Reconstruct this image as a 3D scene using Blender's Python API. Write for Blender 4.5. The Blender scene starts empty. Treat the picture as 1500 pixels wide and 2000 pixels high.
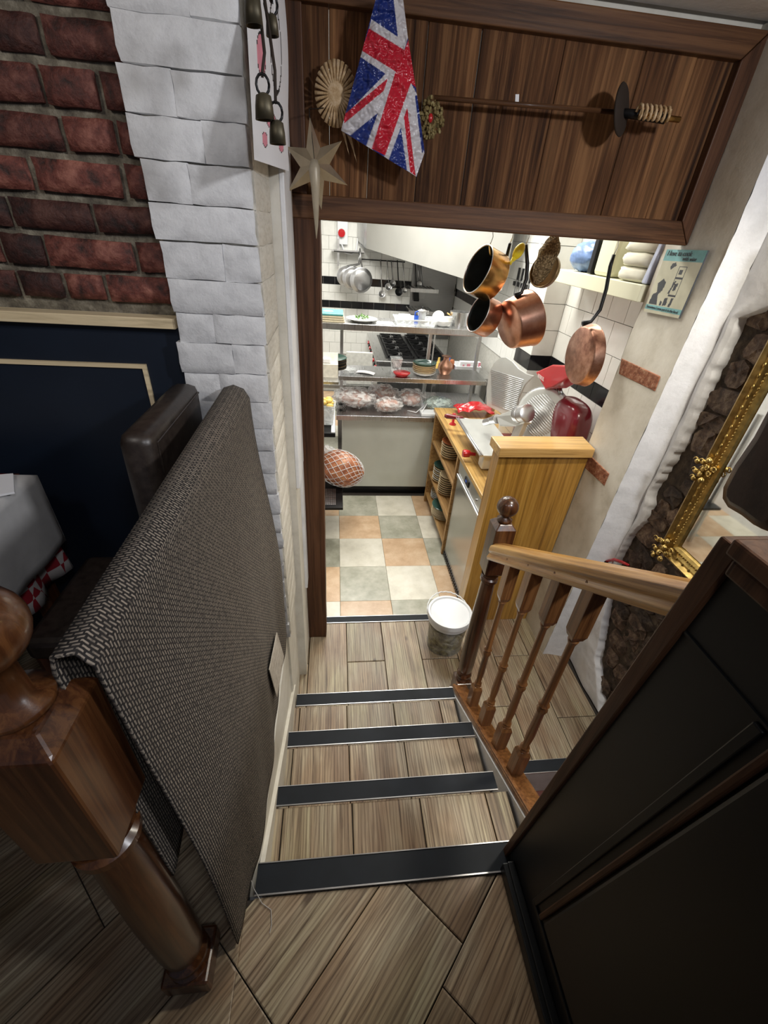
import bpy, bmesh, math, random
from mathutils import Vector, Matrix, noise
C = bpy.context.scene
R = math.radians
random.seed(7)
# ------------------------------------------------------------------ camera
F = 838.7
EYE = Vector((0, 0, 1.5))
_a, _b, _c = R(7.79), R(33.18), R(4.32)
FW = Vector((math.sin(_a)*math.cos(_b), math.cos(_a)*math.cos(_b), -math.sin(_b)))
_rt = Vector((math.cos(_a), -math.sin(_a), 0)); _up = _rt.cross(FW)
CR = _rt*math.cos(_c) + _up*math.sin(_c)
CU = -_rt*math.sin(_c) + _up*math.cos(_c)
cd = bpy.data.cameras.new('camera'); cam = bpy.data.objects.new('camera', cd); C.collection.objects.link(cam)
cam.matrix_world = Matrix(((CR.x, CU.x, -FW.x, EYE.x), (CR.y, CU.y, -FW.y, EYE.y), (CR.z, CU.z, -FW.z, EYE.z), (0, 0, 0, 1)))
cd.sensor_fit = 'VERTICAL'; cd.sensor_height = 24.0; cd.lens = 24.0*F/2000.0; cd.clip_start = 0.02; cd.clip_end = 60
C.camera = cam
# ------------------------------------------------------------------ world, lamps, exposure
C.view_settings.view_transform = 'Standard'; C.view_settings.look = 'None'
C.view_settings.gamma = 1; C.view_settings.use_curve_mapping = False
C.view_settings.exposure = 0.0
w = bpy.data.worlds.new('world'); C.world = w; w.use_nodes = True
w.node_tree.nodes['Background'].inputs[0].default_value = (.75, .8, 1, 1)
w.node_tree.nodes['Background'].inputs[1].default_value = 0.10
def area(name, loc, tgt, sx, sy, power, col):
    l = bpy.data.lights.new(name, 'AREA'); l.shape = 'RECTANGLE'; l.size = sx; l.size_y = sy; l.energy = power; l.color = col
    o = bpy.data.objects.new(name, l); C.collection.objects.link(o); o.location = loc
    o.rotation_euler = (Vector(tgt)-Vector(loc)).to_track_quat('-Z', 'Y').to_euler(); return o
def spot(name, loc, tgt, power, ang, blend, col, rad=.06):
    l = bpy.data.lights.new(name, 'SPOT'); l.energy = power; l.spot_size = R(ang); l.spot_blend = blend; l.color = col; l.shadow_soft_size = rad
    o = bpy.data.objects.new(name, l); C.collection.objects.link(o); o.location = loc
    o.rotation_euler = (Vector(tgt)-Vector(loc)).to_track_quat('-Z', 'Y').to_euler(); return o
area('kitchen_lamp', (.75, 3.1, 2.36), (.75, 3.1, 0), 1.2, .5, 52, (1, .97, .88))
area('kitchen_lamp', (.3, 5.2, 2.36), (.3, 5.2, 0), 1.2, 1.6, 112, (1, .98, .92))
spot('ceiling_spot', (.25, -.30, 2.08), (-.25, 1.3, .8), 24, 85, .9, (.92, .94, 1), .10)
spot('ceiling_spot', (1.28, -.10, 2.08), (.5, 1.7, 1.0), 76, 125, .9, (.95, .96, 1), .08)
spot('ceiling_spot', (1.30, .95, 2.08), (1.0, 1.35, -.7), 68, 120, .8, (1, .93, .8), .08)
spot('ceiling_spot', (-.9, .2, 2.08), (-.8, 1.36, 1.5), 14, 110, .9, (1, .93, .86), .08)

# ------------------------------------------------------------------ helpers
def ray(x, y): return FW*F + CR*(x-750) - CU*(y-1000)
def at(x, y, X=None, Y=None, Z=None):
    d = ray(x, y)
    for i, v in enumerate((X, Y, Z)):
        if v is not None: return EYE + d*((v-EYE[i])/d[i])
def iv(px, py, right, up, toward):            # a direction described as seen: right, up, towards the viewer
    d = ray(px, py).normalized(); r = (CR - d*CR.dot(d)).normalized(); u = r.cross(d)
    return (r*right + u*up - d*toward).normalized()
V = Vector
class MB:
    def __init__(s): s.v = []; s.f = []; s.m = []
    def add(s, vs, fs, mi=0):
        n = len(s.v); s.v += [V(p) for p in vs]; s.f += [[n+i for i in f] for f in fs]; s.m += [mi]*len(fs); return s
    def box(s, lo, hi, mi=0, M=None):
        x0, y0, z0 = lo; x1, y1, z1 = hi
        vs = [V(p) for p in ((x0,y0,z0),(x1,y0,z0),(x1,y1,z0),(x0,y1,z0),(x0,y0,z1),(x1,y0,z1),(x1,y1,z1),(x0,y1,z1))]
        if M is not None: vs = [M @ p for p in vs]
        return s.add(vs, [(0,3,2,1),(4,5,6,7),(0,1,5,4),(1,2,6,5),(2,3,7,6),(3,0,4,7)], mi)
    def prism(s, pts, off, mi=0):             # polygon pts (3d) swept by off
        n = len(pts); off = V(off); vs = [V(p) for p in pts] + [V(p)+off for p in pts]
        return s.add(vs, [list(range(n))[::-1], list(range(n, 2*n))] + [(i, (i+1) % n, n+(i+1) % n, n+i) for i in range(n)], mi)
    def tube(s, path, r, n=8, mi=0, cap=True):
        P = [V(p) for p in path]; k = len(P); rs = r if isinstance(r, (list, tuple)) else [r]*k
        vs = []; nrm = None
        for i, p in enumerate(P):
            t = (P[min(i+1, k-1)] - P[max(i-1, 0)])
            if t.length < 1e-9: t = V((0, 0, 1))
            t.normalize()
            if nrm is None: nrm = t.orthogonal().normalized()
            nrm = nrm - t*nrm.dot(t)
            nrm = nrm.normalized() if nrm.length > 1e-6 else t.orthogonal().normalized()
            b = t.cross(nrm)
            for j in range(n):
                a = 2*math.pi*j/n; vs.append(p + (nrm*math.cos(a) + b*math.sin(a))*rs[i])
        fs = [(i*n+j, i*n+(j+1) % n, (i+1)*n+(j+1) % n, (i+1)*n+j) for i in range(k-1) for j in range(n)]
        if cap: fs += [list(range(n))[::-1], list(range((k-1)*n, k*n))]
        return s.add(vs, fs, mi)
    def lathe(s, prof, base, axis=(0, 0, 1), n=24, mi=0, sx=1, ref=None, cap=True):   # prof: (radius, height along axis)
        ax = V(axis).normalized(); u = V(ref).normalized() if ref else ax.orthogonal().normalized(); u = (u-ax*u.dot(ax)).normalized(); w_ = ax.cross(u); base = V(base)
        vs = [base + ax*h + (u*math.cos(2*math.pi*j/n)*sx + w_*math.sin(2*math.pi*j/n))*max(r, 1e-5) for r, h in prof for j in range(n)]
        k = len(prof)
        fs = [(i*n+j, i*n+(j+1) % n, (i+1)*n+(j+1) % n, (i+1)*n+j) for i in range(k-1) for j in range(n)]
        if cap: fs += [list(range(n))[::-1], list(range((k-1)*n, k*n))]
        return s.add(vs, fs, mi)
    def blob(s, c, r, nu=20, nv=12, amp=.0, fr=8, seed=0, mi=0, M=None, sq=0):
        c = V(c); vs = []
        for i in range(nv+1):
            th = math.pi*i/nv
            for j in range(nu):
                ph = 2*math.pi*j/nu; d = V((math.sin(th)*math.cos(ph), math.sin(th)*math.sin(ph), math.cos(th)))
                k = 1 + amp*noise.noise(d*fr*.3 + V((seed*3.1, seed, 0))) + amp*.5*noise.noise(d*fr + V((seed, 0, 5)))
                if sq: d = V([math.copysign(abs(q)**(1-sq), q) for q in d])
                p = V((d.x*r[0], d.y*r[1], d.z*r[2]))*k
                if M is not None: p = M @ p
                vs.append(c+p)
        return s.add(vs, [(i*nu+j, (i+1)*nu+j, (i+1)*nu+(j+1) % nu, i*nu+(j+1) % nu) for i in range(nv) for j in range(nu)], mi)
    def grid(s, fn, nu, nv, mi=0, mfn=None):
        vs = [fn(i/nu, j/nv) for j in range(nv+1) for i in range(nu+1)]; n = len(s.v); s.v += vs
        for j in range(nv):
            for i in range(nu):
                a = n + j*(nu+1)+i; s.f.append([a, a+1, a+nu+2, a+nu+1]); s.m.append(mfn((i+.5)/nu, (j+.5)/nv) if mfn else mi)
        return s
def tag(o, label=None, cat=None, group=None, kind=None):
    if label: o['label'] = label
    if cat: o['category'] = cat
    if group: o['group'] = group
    if kind: o['kind'] = kind
    return o
def wloc(p):
    q = V((0, 0, 0))
    while p is not None: q += p.location; p = p.parent
    return q
def obj(name, mb, mats, parent=None, org=None, smooth=False, bevel=0, solid=0, sub=0, weld=False, auto=None):
    if org is None:
        lo = V([min(p[i] for p in mb.v) for i in range(3)]); hi = V([max(p[i] for p in mb.v) for i in range(3)])
        org = (lo+hi)/2; 
        if parent is None: org.z = lo.z
    org = V(org)
    me = bpy.data.meshes.new(name); me.from_pydata([tuple(p-org) for p in mb.v], [], mb.f)
    if not isinstance(mats, (list, tuple)): mats = [mats]
    for m in mats: me.materials.append(m)
    me.polygons.foreach_set('material_index', mb.m)
    bm = bmesh.new(); bm.from_mesh(me)
    if weld: bmesh.ops.remove_doubles(bm, verts=bm.verts, dist=1e-5)
    bmesh.ops.recalc_face_normals(bm, faces=bm.faces); bm.to_mesh(me); bm.free()
    if smooth: me.shade_smooth()
    if auto: me.set_sharp_from_angle(angle=R(auto))
    o = bpy.data.objects.new(name, me); C.collection.objects.link(o)
    if parent is not None: o.parent = parent; o.location = org - wloc(parent)
    else: o.location = org
    if solid: m = o.modifiers.new('s', 'SOLIDIFY'); m.thickness = solid; m.offset = 0
    if sub: m = o.modifiers.new('u', 'SUBSURF'); m.levels = sub; m.render_levels = sub
    if bevel:
        m = o.modifiers.new('b', 'BEVEL'); m.width = bevel; m.segments = 2; m.limit_method = 'ANGLE'; m.angle_limit = R(40)
    return o
def empty(name, loc, label=None, cat=None, group=None, kind=None):
    o = bpy.data.objects.new(name, None); C.collection.objects.link(o); o.location = loc; o.empty_display_size = .05
    return tag(o, label, cat, group, kind)
def copy_tree(o, parent=None):
    c = o.copy(); C.collection.objects.link(c); c.parent = parent
    for ch in [x for x in KIDS.get(o.name, [])]: copy_tree(ch, c)
    return c
KIDS = {}
def kids(o):
    KIDS[o.name] = list(o.children); [kids(c) for c in o.children]
def dup(o, loc, label=None, rz=None):
    kids(o); c = copy_tree(o); c.location = loc
    if label: c['label'] = label
    if rz is not None: c.rotation_euler = (0, 0, rz)
    return c
def clip(poly, n, d):                          # keep points with n.p <= d
    out = []
    for i in range(len(poly)):
        a, b = V(poly[i]), V(poly[(i+1) % len(poly)]); n_ = V(n); da, db = n_.dot(a)-d, n_.dot(b)-d
        if da <= 0: out.append(a)
        if (da < 0 < db) or (db < 0 < da): out.append(a + (b-a)*(da/(da-db)))
    return out
def text(name, s, org, xd, yd, size, mat, parent, ext=.0005, align='LEFT', shear=0):
    cu = bpy.data.curves.new(name, 'FONT'); cu.body = s; cu.size = size; cu.extrude = ext; cu.align_x = align; cu.shear = shear
    t = bpy.data.objects.new('tmp', cu); C.collection.objects.link(t)
    me = bpy.data.meshes.new_from_object(t.evaluated_get(bpy.context.evaluated_depsgraph_get())); bpy.data.objects.remove(t)
    me.name = name; me.materials.clear(); me.materials.append(mat)
    xd = V(xd).normalized(); yd = V(yd); yd = (yd-xd*yd.dot(xd)).normalized(); zd = xd.cross(yd)
    me.transform(Matrix(((xd.x, yd.x, zd.x, 0), (xd.y, yd.y, zd.y, 0), (xd.z, yd.z, zd.z, 0), (0, 0, 0, 1))))
    o = bpy.data.objects.new(name, me); C.collection.objects.link(o); o.parent = parent; o.location = V(org)-wloc(parent); return o

# ------------------------------------------------------------------ materials
def nt(name):
    m = bpy.data.materials.new(name); m.use_nodes = True; t = m.node_tree; return m, t, t.nodes['Principled BSDF']
def N(t, typ, **k):
    n = t.nodes.new(typ)
    for a, b in k.items():
        if a.startswith('i_'): n.inputs[int(a[2:])].default_value = b
        else: setattr(n, a, b)
    return n
def L(t, a, b): t.links.new(a, b)
def coords(t, sc=(1, 1, 1), rnd=7.0, rot=(0, 0, 0)):
    tc = N(t, 'ShaderNodeTexCoord'); oi = N(t, 'ShaderNodeObjectInfo'); mu = N(t, 'ShaderNodeMath', operation='MULTIPLY'); mu.inputs[1].default_value = rnd*10
    L(t, oi.outputs['Random'], mu.inputs[0]); ad = N(t, 'ShaderNodeVectorMath', operation='ADD'); L(t, tc.outputs['Object'], ad.inputs[0]); L(t, mu.outputs[0], ad.inputs[1])
    mp = N(t, 'ShaderNodeMapping'); mp.inputs['Scale'].default_value = sc; mp.inputs['Rotation'].default_value = rot; L(t, ad.outputs[0], mp.inputs[0]); return mp.outputs[0], oi.outputs['Random']
def ramp(t, fac, stops):
    r = N(t, 'ShaderNodeValToRGB'); e = r.color_ramp.elements
    e[0].position, e[0].color = stops[0][0], (*stops[0][1], 1); e[1].position, e[1].color = stops[-1][0], (*stops[-1][1], 1)
    for p, c in stops[1:-1]: q = e.new(p); q.color = (*c, 1)
    L(t, fac, r.inputs[0]); return r.outputs[0]
def mix(t, a, b, fac, typ='MIX'):
    m = N(t, 'ShaderNodeMix', data_type='RGBA', blend_type=typ)
    for s, v in ((m.inputs[0], fac), (m.inputs[6], a), (m.inputs[7], b)):
        if hasattr(v, 'is_linked') or hasattr(v, 'links'): L(t, v, s)
        else: s.default_value = (*v, 1) if isinstance(v, tuple) else v
    return m.outputs[2]
def bump(t, p, h, st=.3, dist=.005):
    b = N(t, 'ShaderNodeBump'); b.inputs['Strength'].default_value = st; b.inputs['Distance'].default_value = dist; L(t, h, b.inputs['Height']); L(t, b.outputs[0], p.inputs['Normal'])
def hsvrand(t, col, rnd, amt=.25):
    mr = N(t, 'ShaderNodeMapRange'); mr.inputs['To Min'].default_value = 1-amt; mr.inputs['To Max'].default_value = 1+amt; L(t, rnd, mr.inputs[0])
    h = N(t, 'ShaderNodeHueSaturation'); L(t, mr.outputs[0], h.inputs['Value']); L(t, col, h.inputs['Color']); return h.outputs[0]
def plain(name, col, rough=.5, metal=0, noise_amt=.12, sc=30, bmp=0, coat=0, spec=.5):
    m, t, p = nt(name); v, rnd = coords(t)
    n = N(t, 'ShaderNodeTexNoise'); n.inputs['Scale'].default_value = sc; n.inputs['Detail'].default_value = 5; L(t, v, n.inputs[0])
    c = ramp(t, n.outputs[0], [(.3, tuple(x*(1-noise_amt) for x in col)), (.7, tuple(min(1, x*(1+noise_amt)) for x in col))])
    L(t, c, p.inputs['Base Color']); p.inputs['Roughness'].default_value = rough; p.inputs['Metallic'].default_value = metal
    p.inputs['Coat Weight'].default_value = coat; p.inputs['Specular IOR Level'].default_value = spec
    if bmp: bump(t, p, n.outputs[0], bmp, .004)
    return m
def wood(name, dark, mid, light, grain='Y', sc=1.0, rough=.5, coat=0, rand=.2, bmp=.25, knots=True):
    m, t, p = nt(name); s = {'X': (1.2, 14, 14), 'Y': (14, 1.2, 14), 'Z': (14, 14, 1.2)}[grain]
    v, rnd = coords(t, tuple(q*sc for q in s))
    n = N(t, 'ShaderNodeTexNoise'); n.inputs['Scale'].default_value = 1.0; n.inputs['Detail'].default_value = 3; n.inputs['Distortion'].default_value = 1.2; L(t, v, n.inputs[0])
    v2, _ = coords(t, tuple(q*sc*7 if q > 2 else q*sc*2.2 for q in s))
    f = N(t, 'ShaderNodeTexNoise'); f.inputs['Scale'].default_value = 1.0; f.inputs['Detail'].default_value = 6; f.inputs['Roughness'].default_value = .7; f.inputs['Distortion'].default_value = .6; L(t, v2, f.inputs[0])
    c1 = ramp(t, n.outputs[0], [(.32, dark), (.5, mid), (.7, light)])
    c2 = ramp(t, f.outputs[0], [(.38, tuple(q*.45 for q in dark)), (.5, mid), (.62, light)])
    c = mix(t, c1, c2, .5)
    L(t, hsvrand(t, c, rnd, rand), p.inputs['Base Color']); p.inputs['Roughness'].default_value = rough; p.inputs['Coat Weight'].default_value = coat; p.inputs['Coat Roughness'].default_value = .15
    bump(t, p, f.outputs[0], bmp, .002); return m
def mottled(name, c1, c2, c3, sc=12, rough=.8, bmp=.6, rand=.25, dist=.006, detail=8, coat=0, world=False):
    m, t, p = nt(name); v, rnd = coords(t)
    if world: v = N(t, 'ShaderNodeNewGeometry').outputs['Position']
    n = N(t, 'ShaderNodeTexNoise'); n.inputs['Scale'].default_value = sc; n.inputs['Detail'].default_value = detail; n.inputs['Roughness'].default_value = .65; L(t, v, n.inputs[0])
    c = ramp(t, n.outputs[0], [(.34, c1), (.5, c2), (.68, c3)]); L(t, hsvrand(t, c, rnd, rand), p.inputs['Base Color']); p.inputs['Roughness'].default_value = rough; p.inputs['Coat Weight'].default_value = coat
    bump(t, p, n.outputs[0], bmp, dist); return m
def brushed(name, col, rough=.3, axis=(2, 2, 90)):
    m, t, p = nt(name); v, rnd = coords(t, axis); n = N(t, 'ShaderNodeTexNoise'); n.inputs['Scale'].default_value = 3; n.inputs['Detail'].default_value = 4; L(t, v, n.inputs[0])
    r = N(t, 'ShaderNodeMapRange'); r.inputs['To Min'].default_value = rough*.75; r.inputs['To Max'].default_value = rough*1.35; L(t, n.outputs[0], r.inputs[0]); L(t, r.outputs[0], p.inputs['Roughness'])
    L(t, ramp(t, n.outputs[0], [(.3, tuple(x*.85 for x in col)), (.7, col)]), p.inputs['Base Color']); p.inputs['Metallic'].default_value = 1; return m
def film(name, col, alpha=.45):
    m, t, p = nt(name); p.inputs['Base Color'].default_value = (*col, 1); p.inputs['Roughness'].default_value = .18; p.inputs['Alpha'].default_value = alpha
    v, _ = coords(t); n = N(t, 'ShaderNodeTexNoise'); n.inputs['Scale'].default_value = 11; n.inputs['Distortion'].default_value = 2.0; L(t, v, n.inputs[0]); bump(t, p, n.outputs[0], 1, .01)
    r = N(t, 'ShaderNodeMapRange'); r.inputs['From Min'].default_value = .4; r.inputs['From Max'].default_value = .6; r.inputs['To Min'].default_value = alpha*.4; r.inputs['To Max'].default_value = min(1, alpha*1.6); L(t, n.outputs[0], r.inputs[0]); L(t, r.outputs[0], p.inputs['Alpha']); return m

def floor_wood(name):
    m, t, p = nt(name); v, rnd = coords(t, (11, 1.3, 11)); v2, _ = coords(t, (120, 2.2, 120)); v3, _ = coords(t, (5, 2.4, 5))
    n = N(t, 'ShaderNodeTexNoise'); n.inputs['Scale'].default_value = 1; n.inputs['Detail'].default_value = 5; n.inputs['Distortion'].default_value = .8; L(t, v, n.inputs[0])
    f = N(t, 'ShaderNodeTexNoise'); f.inputs['Scale'].default_value = 1; f.inputs['Detail'].default_value = 5; f.inputs['Roughness'].default_value = .75; f.inputs['Distortion'].default_value = .5; L(t, v2, f.inputs[0])
    b = N(t, 'ShaderNodeTexNoise'); b.inputs['Scale'].default_value = 1; b.inputs['Detail'].default_value = 3; L(t, v3, b.inputs[0])
    base = ramp(t, n.outputs[0], [(.3, (.24, .165, .105)), (.45, (.32, .245, .165)), (.55, (.41, .345, .245)), (.7, (.32, .235, .16))])
    tint = ramp(t, b.outputs[0], [(.35, (.85, .74, .66)), (.5, (1, 1, 1)), (.66, (1.0, 1.04, .94))])
    line = ramp(t, f.outputs[0], [(.36, (.38, .33, .30)), (.47, (.86, .84, .82)), (.56, (1, 1, 1)), (.68, (1.25, 1.25, 1.22))])
    c = mix(t, mix(t, base, tint, 1.0, 'MULTIPLY'), line, 1.0, 'MULTIPLY')
    wv = N(t, 'ShaderNodeTexWave', bands_direction='X'); wv.inputs['Scale'].default_value = 26; wv.inputs['Distortion'].default_value = 11; wv.inputs['Detail'].default_value = 3; wv.inputs['Detail Scale'].default_value = .9
    v5, _ = coords(t, (1, .10, 1)); L(t, v5, wv.inputs[0]); c = mix(t, c, ramp(t, wv.outputs['Fac'], [(.05, (.50, .44, .40)), (.35, (.92, .90, .88)), (.8, (1.12, 1.12, 1.1))]), .6, 'MULTIPLY')
    kn = N(t, 'ShaderNodeTexVoronoi'); kn.inputs['Scale'].default_value = 1; v4, _ = coords(t, (7, 3.2, 7)); L(t, v4, kn.inputs[0])
    c = mix(t, c, (.06, .035, .022), ramp(t, kn.outputs[0], [(.0, (.9, .9, .9)), (.05, (.75, .75, .75)), (.10, (0, 0, 0))]))
    L(t, hsvrand(t, c, rnd, .16), p.inputs['Base Color']); p.inputs['Roughness'].default_value = .42; bump(t, p, f.outputs[0], .35, .002); return m
W_FLOOR = floor_wood('plank_tile')
GROUT = plain('dark_grout', (.035, .028, .022), .9)
W_HATCH = wood('old_plank', (.028, .011, .005), (.15, .064, .025), (.38, .19, .08), 'Z', .55, .8, 0, .35, .5)
W_FRAME = wood('hatch_frame', (.045, .019, .008), (.10, .043, .018), (.18, .085, .036), 'X', .6, .5, .1, .1, .3)
W_FRAMEZ = wood('door_post', (.035, .014, .007), (.085, .036, .017), (.13, .06, .03), 'Z', .6, .5, .1, .1, .4)
W_DARK = wood('dark_newel', (.03, .009, .005), (.075, .022, .01), (.14, .05, .02), 'Z', .9, .28, .6, .08, .1)
W_NEWEL = wood('newel_brown', (.022, .007, .003), (.070, .023, .008), (.165, .066, .021), 'Z', .7, .3, .5, .05, .1)
W_HONEY = wood('honey_rail', (.26, .10, .02), (.55, .28, .075), (.80, .50, .18), 'Y', .8, .32, .5, .05, .15)
W_BAL = wood('baluster_wood', (.10, .034, .010), (.21, .085, .026), (.34, .155, .052), 'Z', .8, .35, .4, .1, .15)
W_OAK = wood('oak_panel', (.26, .115, .018), (.42, .21, .035), (.58, .33, .075), 'Z', .5, .35, .3, .05, .1)
W_OAKY = wood('oak_worktop', (.36, .19, .05), (.56, .34, .10), (.70, .47, .18), 'Y', .5, .38, .2, .05, .1)
W_OAKX = wood('oak_cap', (.34, .17, .045), (.55, .32, .10), (.68, .44, .17), 'X', .5, .4, .2, .05, .1)
W_SHELF = wood('shelf_wood', (.20, .10, .03), (.36, .20, .07), (.5, .32, .13), 'Y', .6, .5, 0, .1, .2)
W_PINE = wood('pale_pine', (.55, .42, .24), (.72, .58, .36), (.82, .70, .48), 'X', .5, .5, 0, .05, .1)
for m_ in (W_HATCH, W_FRAME, W_FRAMEZ): m_.node_tree.nodes['Principled BSDF'].inputs['Specular IOR Level'].default_value = .22
RED_BRICK = mottled('red_brick', (.022, .009, .007), (.10, .026, .018), (.22, .085, .06), 24, .6, 1, .6, .010, world=True)
MORTAR = mottled('grey_mortar', (.06, .05, .038), (.15, .13, .095), (.32, .29, .22), 22, .85, 1, 0, .01)
WHITE_BRICK = mottled('white_painted_brick', (.58, .58, .585), (.66, .66, .665), (.70, .70, .70), 26, .6, .7, .03, .006, world=True)
PLASTER = mottled('cream_plaster', (.58, .545, .46), (.68, .645, .56), (.74, .71, .63), 7, .7, .35, .03, .008)
PLASTER_W = mottled('white_plaster', (.68, .68, .68), (.76, .76, .765), (.80, .80, .81), 10, .6, .5, .03, .01)
BRICK_BIT = mottled('orange_brick', (.16, .05, .022), (.32, .11, .05), (.5, .28, .17), 60, .8, .8, .1, world=True)
STONE = mottled('dark_stone', (.03, .016, .010), (.10, .06, .038), (.23, .165, .11), 26, .65, 1, .6, .014, world=True)
STONE_M = mottled('stone_mortar', (.02, .013, .008), (.06, .042, .028), (.12, .09, .06), 20, .9, 1, 0, .01)
NAVY = plain('navy_paint', (.006, .011, .022), .45, 0, .1, 8)
BLACK_P = plain('black_panel', (.006, .007, .008), .42, 0, .15, 6, .05)
BLACKMETAL = plain('black_nosing', (.010, .013, .018), .6, 0, .15, 20, spec=.25)
ALU = brushed('aluminium', (.62, .62, .63), .32)
STEEL = brushed('brushed_steel', (.62, .62, .62), .28, (90, 2, 2))
STEEL_D = brushed('dark_steel', (.34, .34, .34), .32)
STEEL_L = plain('satin_grey_panel', (.55, .57, .52), .42, .25, .06, 4)
COPPER = mottled('copper', (.40, .18, .11), (.54, .27, .18), (.68, .39, .28), 9, .3, .12, .05)
COPPER.node_tree.nodes['Principled BSDF'].inputs['Metallic'].default_value = 1
COPPER_D = mottled('aged_copper', (.22, .10, .07), (.42, .22, .15), (.62, .38, .28), 12, .38, .2, .05)
COPPER_D.node_tree.nodes['Principled BSDF'].inputs['Metallic'].default_value = 1
BRASS = plain('brass', (.75, .45, .14), .22, 1, .1, 9)
TIN = plain('dark_tin_lining', (.045, .05, .045), .45, .6, .2, 20)
IRON = plain('black_iron', (.012, .012, .013), .4, .5, .1, 20)
GOLD = plain('gilt', (.50, .35, .12), .36, 1, .35, 40, .3)
WHITE = plain('white_glaze', (.82, .82, .80), .2, 0, .02, 5)
WHITE_PL = plain('white_plastic', (.78, .80, .82), .35, 0, .03, 5)
PAPER = plain('paper', (.80, .80, .82), .8, 0, .03, 5)
TILE_W = plain('white_tile', (.78, .78, .74), .12, 0, .03, 3)
TILE_K = plain('black_tile', (.01, .01, .012), .1, 0, .1, 3)
T_GROUT = plain('tile_grout', (.45, .44, .40), .9)
FT = [mottled('floor_tile_orange', (.52, .34, .20), (.62, .43, .27), (.72, .54, .37), 7, .35, .05, .06),
      mottled('floor_tile_green', (.30, .30, .23), (.40, .395, .32), (.52, .51, .43), 7, .35, .05, .06),
      mottled('floor_tile_cream', (.60, .57, .48), (.70, .67, .57), (.78, .75, .66), 7, .35, .05, .06)]
LEATHER = mottled('dark_leather', (.016, .011, .009), (.028, .020, .016), (.04, .03, .024), 40, .38, .25, 0, .002)
LEATHER_B = mottled('brown_leather', (.025, .012, .008), (.05, .026, .017), (.085, .048, .034), 10, .35, .3, 0, .004)
RED = plain('red_enamel', (.48, .012, .018), .22, 0, .08, 6, 0, .4)
RED_D = plain('maroon_enamel', (.16, .010, .018), .25, 0, .08, 6, 0, .4)
GREYPLATE = plain('cast_aluminium', (.62, .63, .61), .32, .55, .04, 8)
TERRA = plain('terracotta', (.40, .13, .05), .4); CREAMG = plain('cream_glaze', (.62, .50, .32), .35); GREEN_G = plain('green_glaze', (.05, .12, .10), .15)
BLUE = plain('blue_plastic', (.02, .10, .55), .25); BLUEBAG = plain('blue_bag', (.16, .26, .50), .3, 0, .3, 14, .6); YELLOW = plain('yellow_plastic', (.85, .68, .03), .3)
TEAL = plain('teal_tray', (.10, .36, .36), .3); BEIGE = plain('beige_tray', (.62, .54, .38), .5)
CREAM_P = plain('cream_paint', (.74, .73, .55), .5, 0, .03, 5)
MEAT = mottled('raw_meat', (.45, .20, .14), (.62, .34, .26), (.75, .52, .44), 18, .4, .4, .1)
SAUSAGE = mottled('cured_meat', (.20, .06, .03), (.42, .15, .07), (.60, .30, .15), 14, .4, .4, .1)
FILM = film('clear_bag', (.85, .85, .85), .5); FILM_G = film('greenish_bag', (.6, .7, .66), .45)
CLEAR = film('clear_plastic', (.86, .89, .90), .5)
LEAF = plain('herb_green', (.10, .22, .04), .6)
GINGHAM_W = plain('white_cloth', (.50, .49, .48), .85, 0, .05, 30, .1)
GREY_CLOTH = plain('lilac_cloth', (.50, .54, .68), .85)
BRISTLE = mottled('speckled_fibre', (.04, .025, .008), (.17, .115, .05), (.42, .32, .18), 130, .9, 1, 0, .006, 3)
BRONZE = plain('bronze', (.20, .13, .06), .4, .8)
STRAW = mottled('straw', (.30, .18, .07), (.5, .34, .18), (.68, .52, .34), 50, .8, .5, 0)
DARKOBJ = plain('dark_brown_felt', (.02, .011, .006), .8)
PEWTER = plain('antique_gold_leaf', (.50, .42, .30), .3, .85, .2, 12, .2)
F_RED = plain('flag_red', (.48, .012, .03), .28, 0, .1, 8); F_WHITE = plain('flag_white', (.55, .53, .55), .3, 0, .05, 8); F_BLUE = plain('flag_blue', (.012, .028, .17), .28, 0, .1, 8)
P_CREAM = plain('poster_cream', (.62, .60, .46), .6, 0, .08, 20); P_TEAL = plain('poster_teal', (.22, .48, .50), .6); P_DARK = plain('poster_ink', (.055, .06, .07), .6)
PINK = plain('pink_ink', (.70, .26, .32), .7); PURPLE = plain('purple_ink', (.20, .10, .30), .7); INK = plain('black_ink', (.02, .02, .02), .6)
def glass_mirror():
    m, t, p = nt('mirror_glass'); p.inputs['Base Color'].default_value = (.75, .75, .72, 1); p.inputs['Metallic'].default_value = 1; p.inputs['Roughness'].default_value = .03; return m
MIRROR = glass_mirror()
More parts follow.
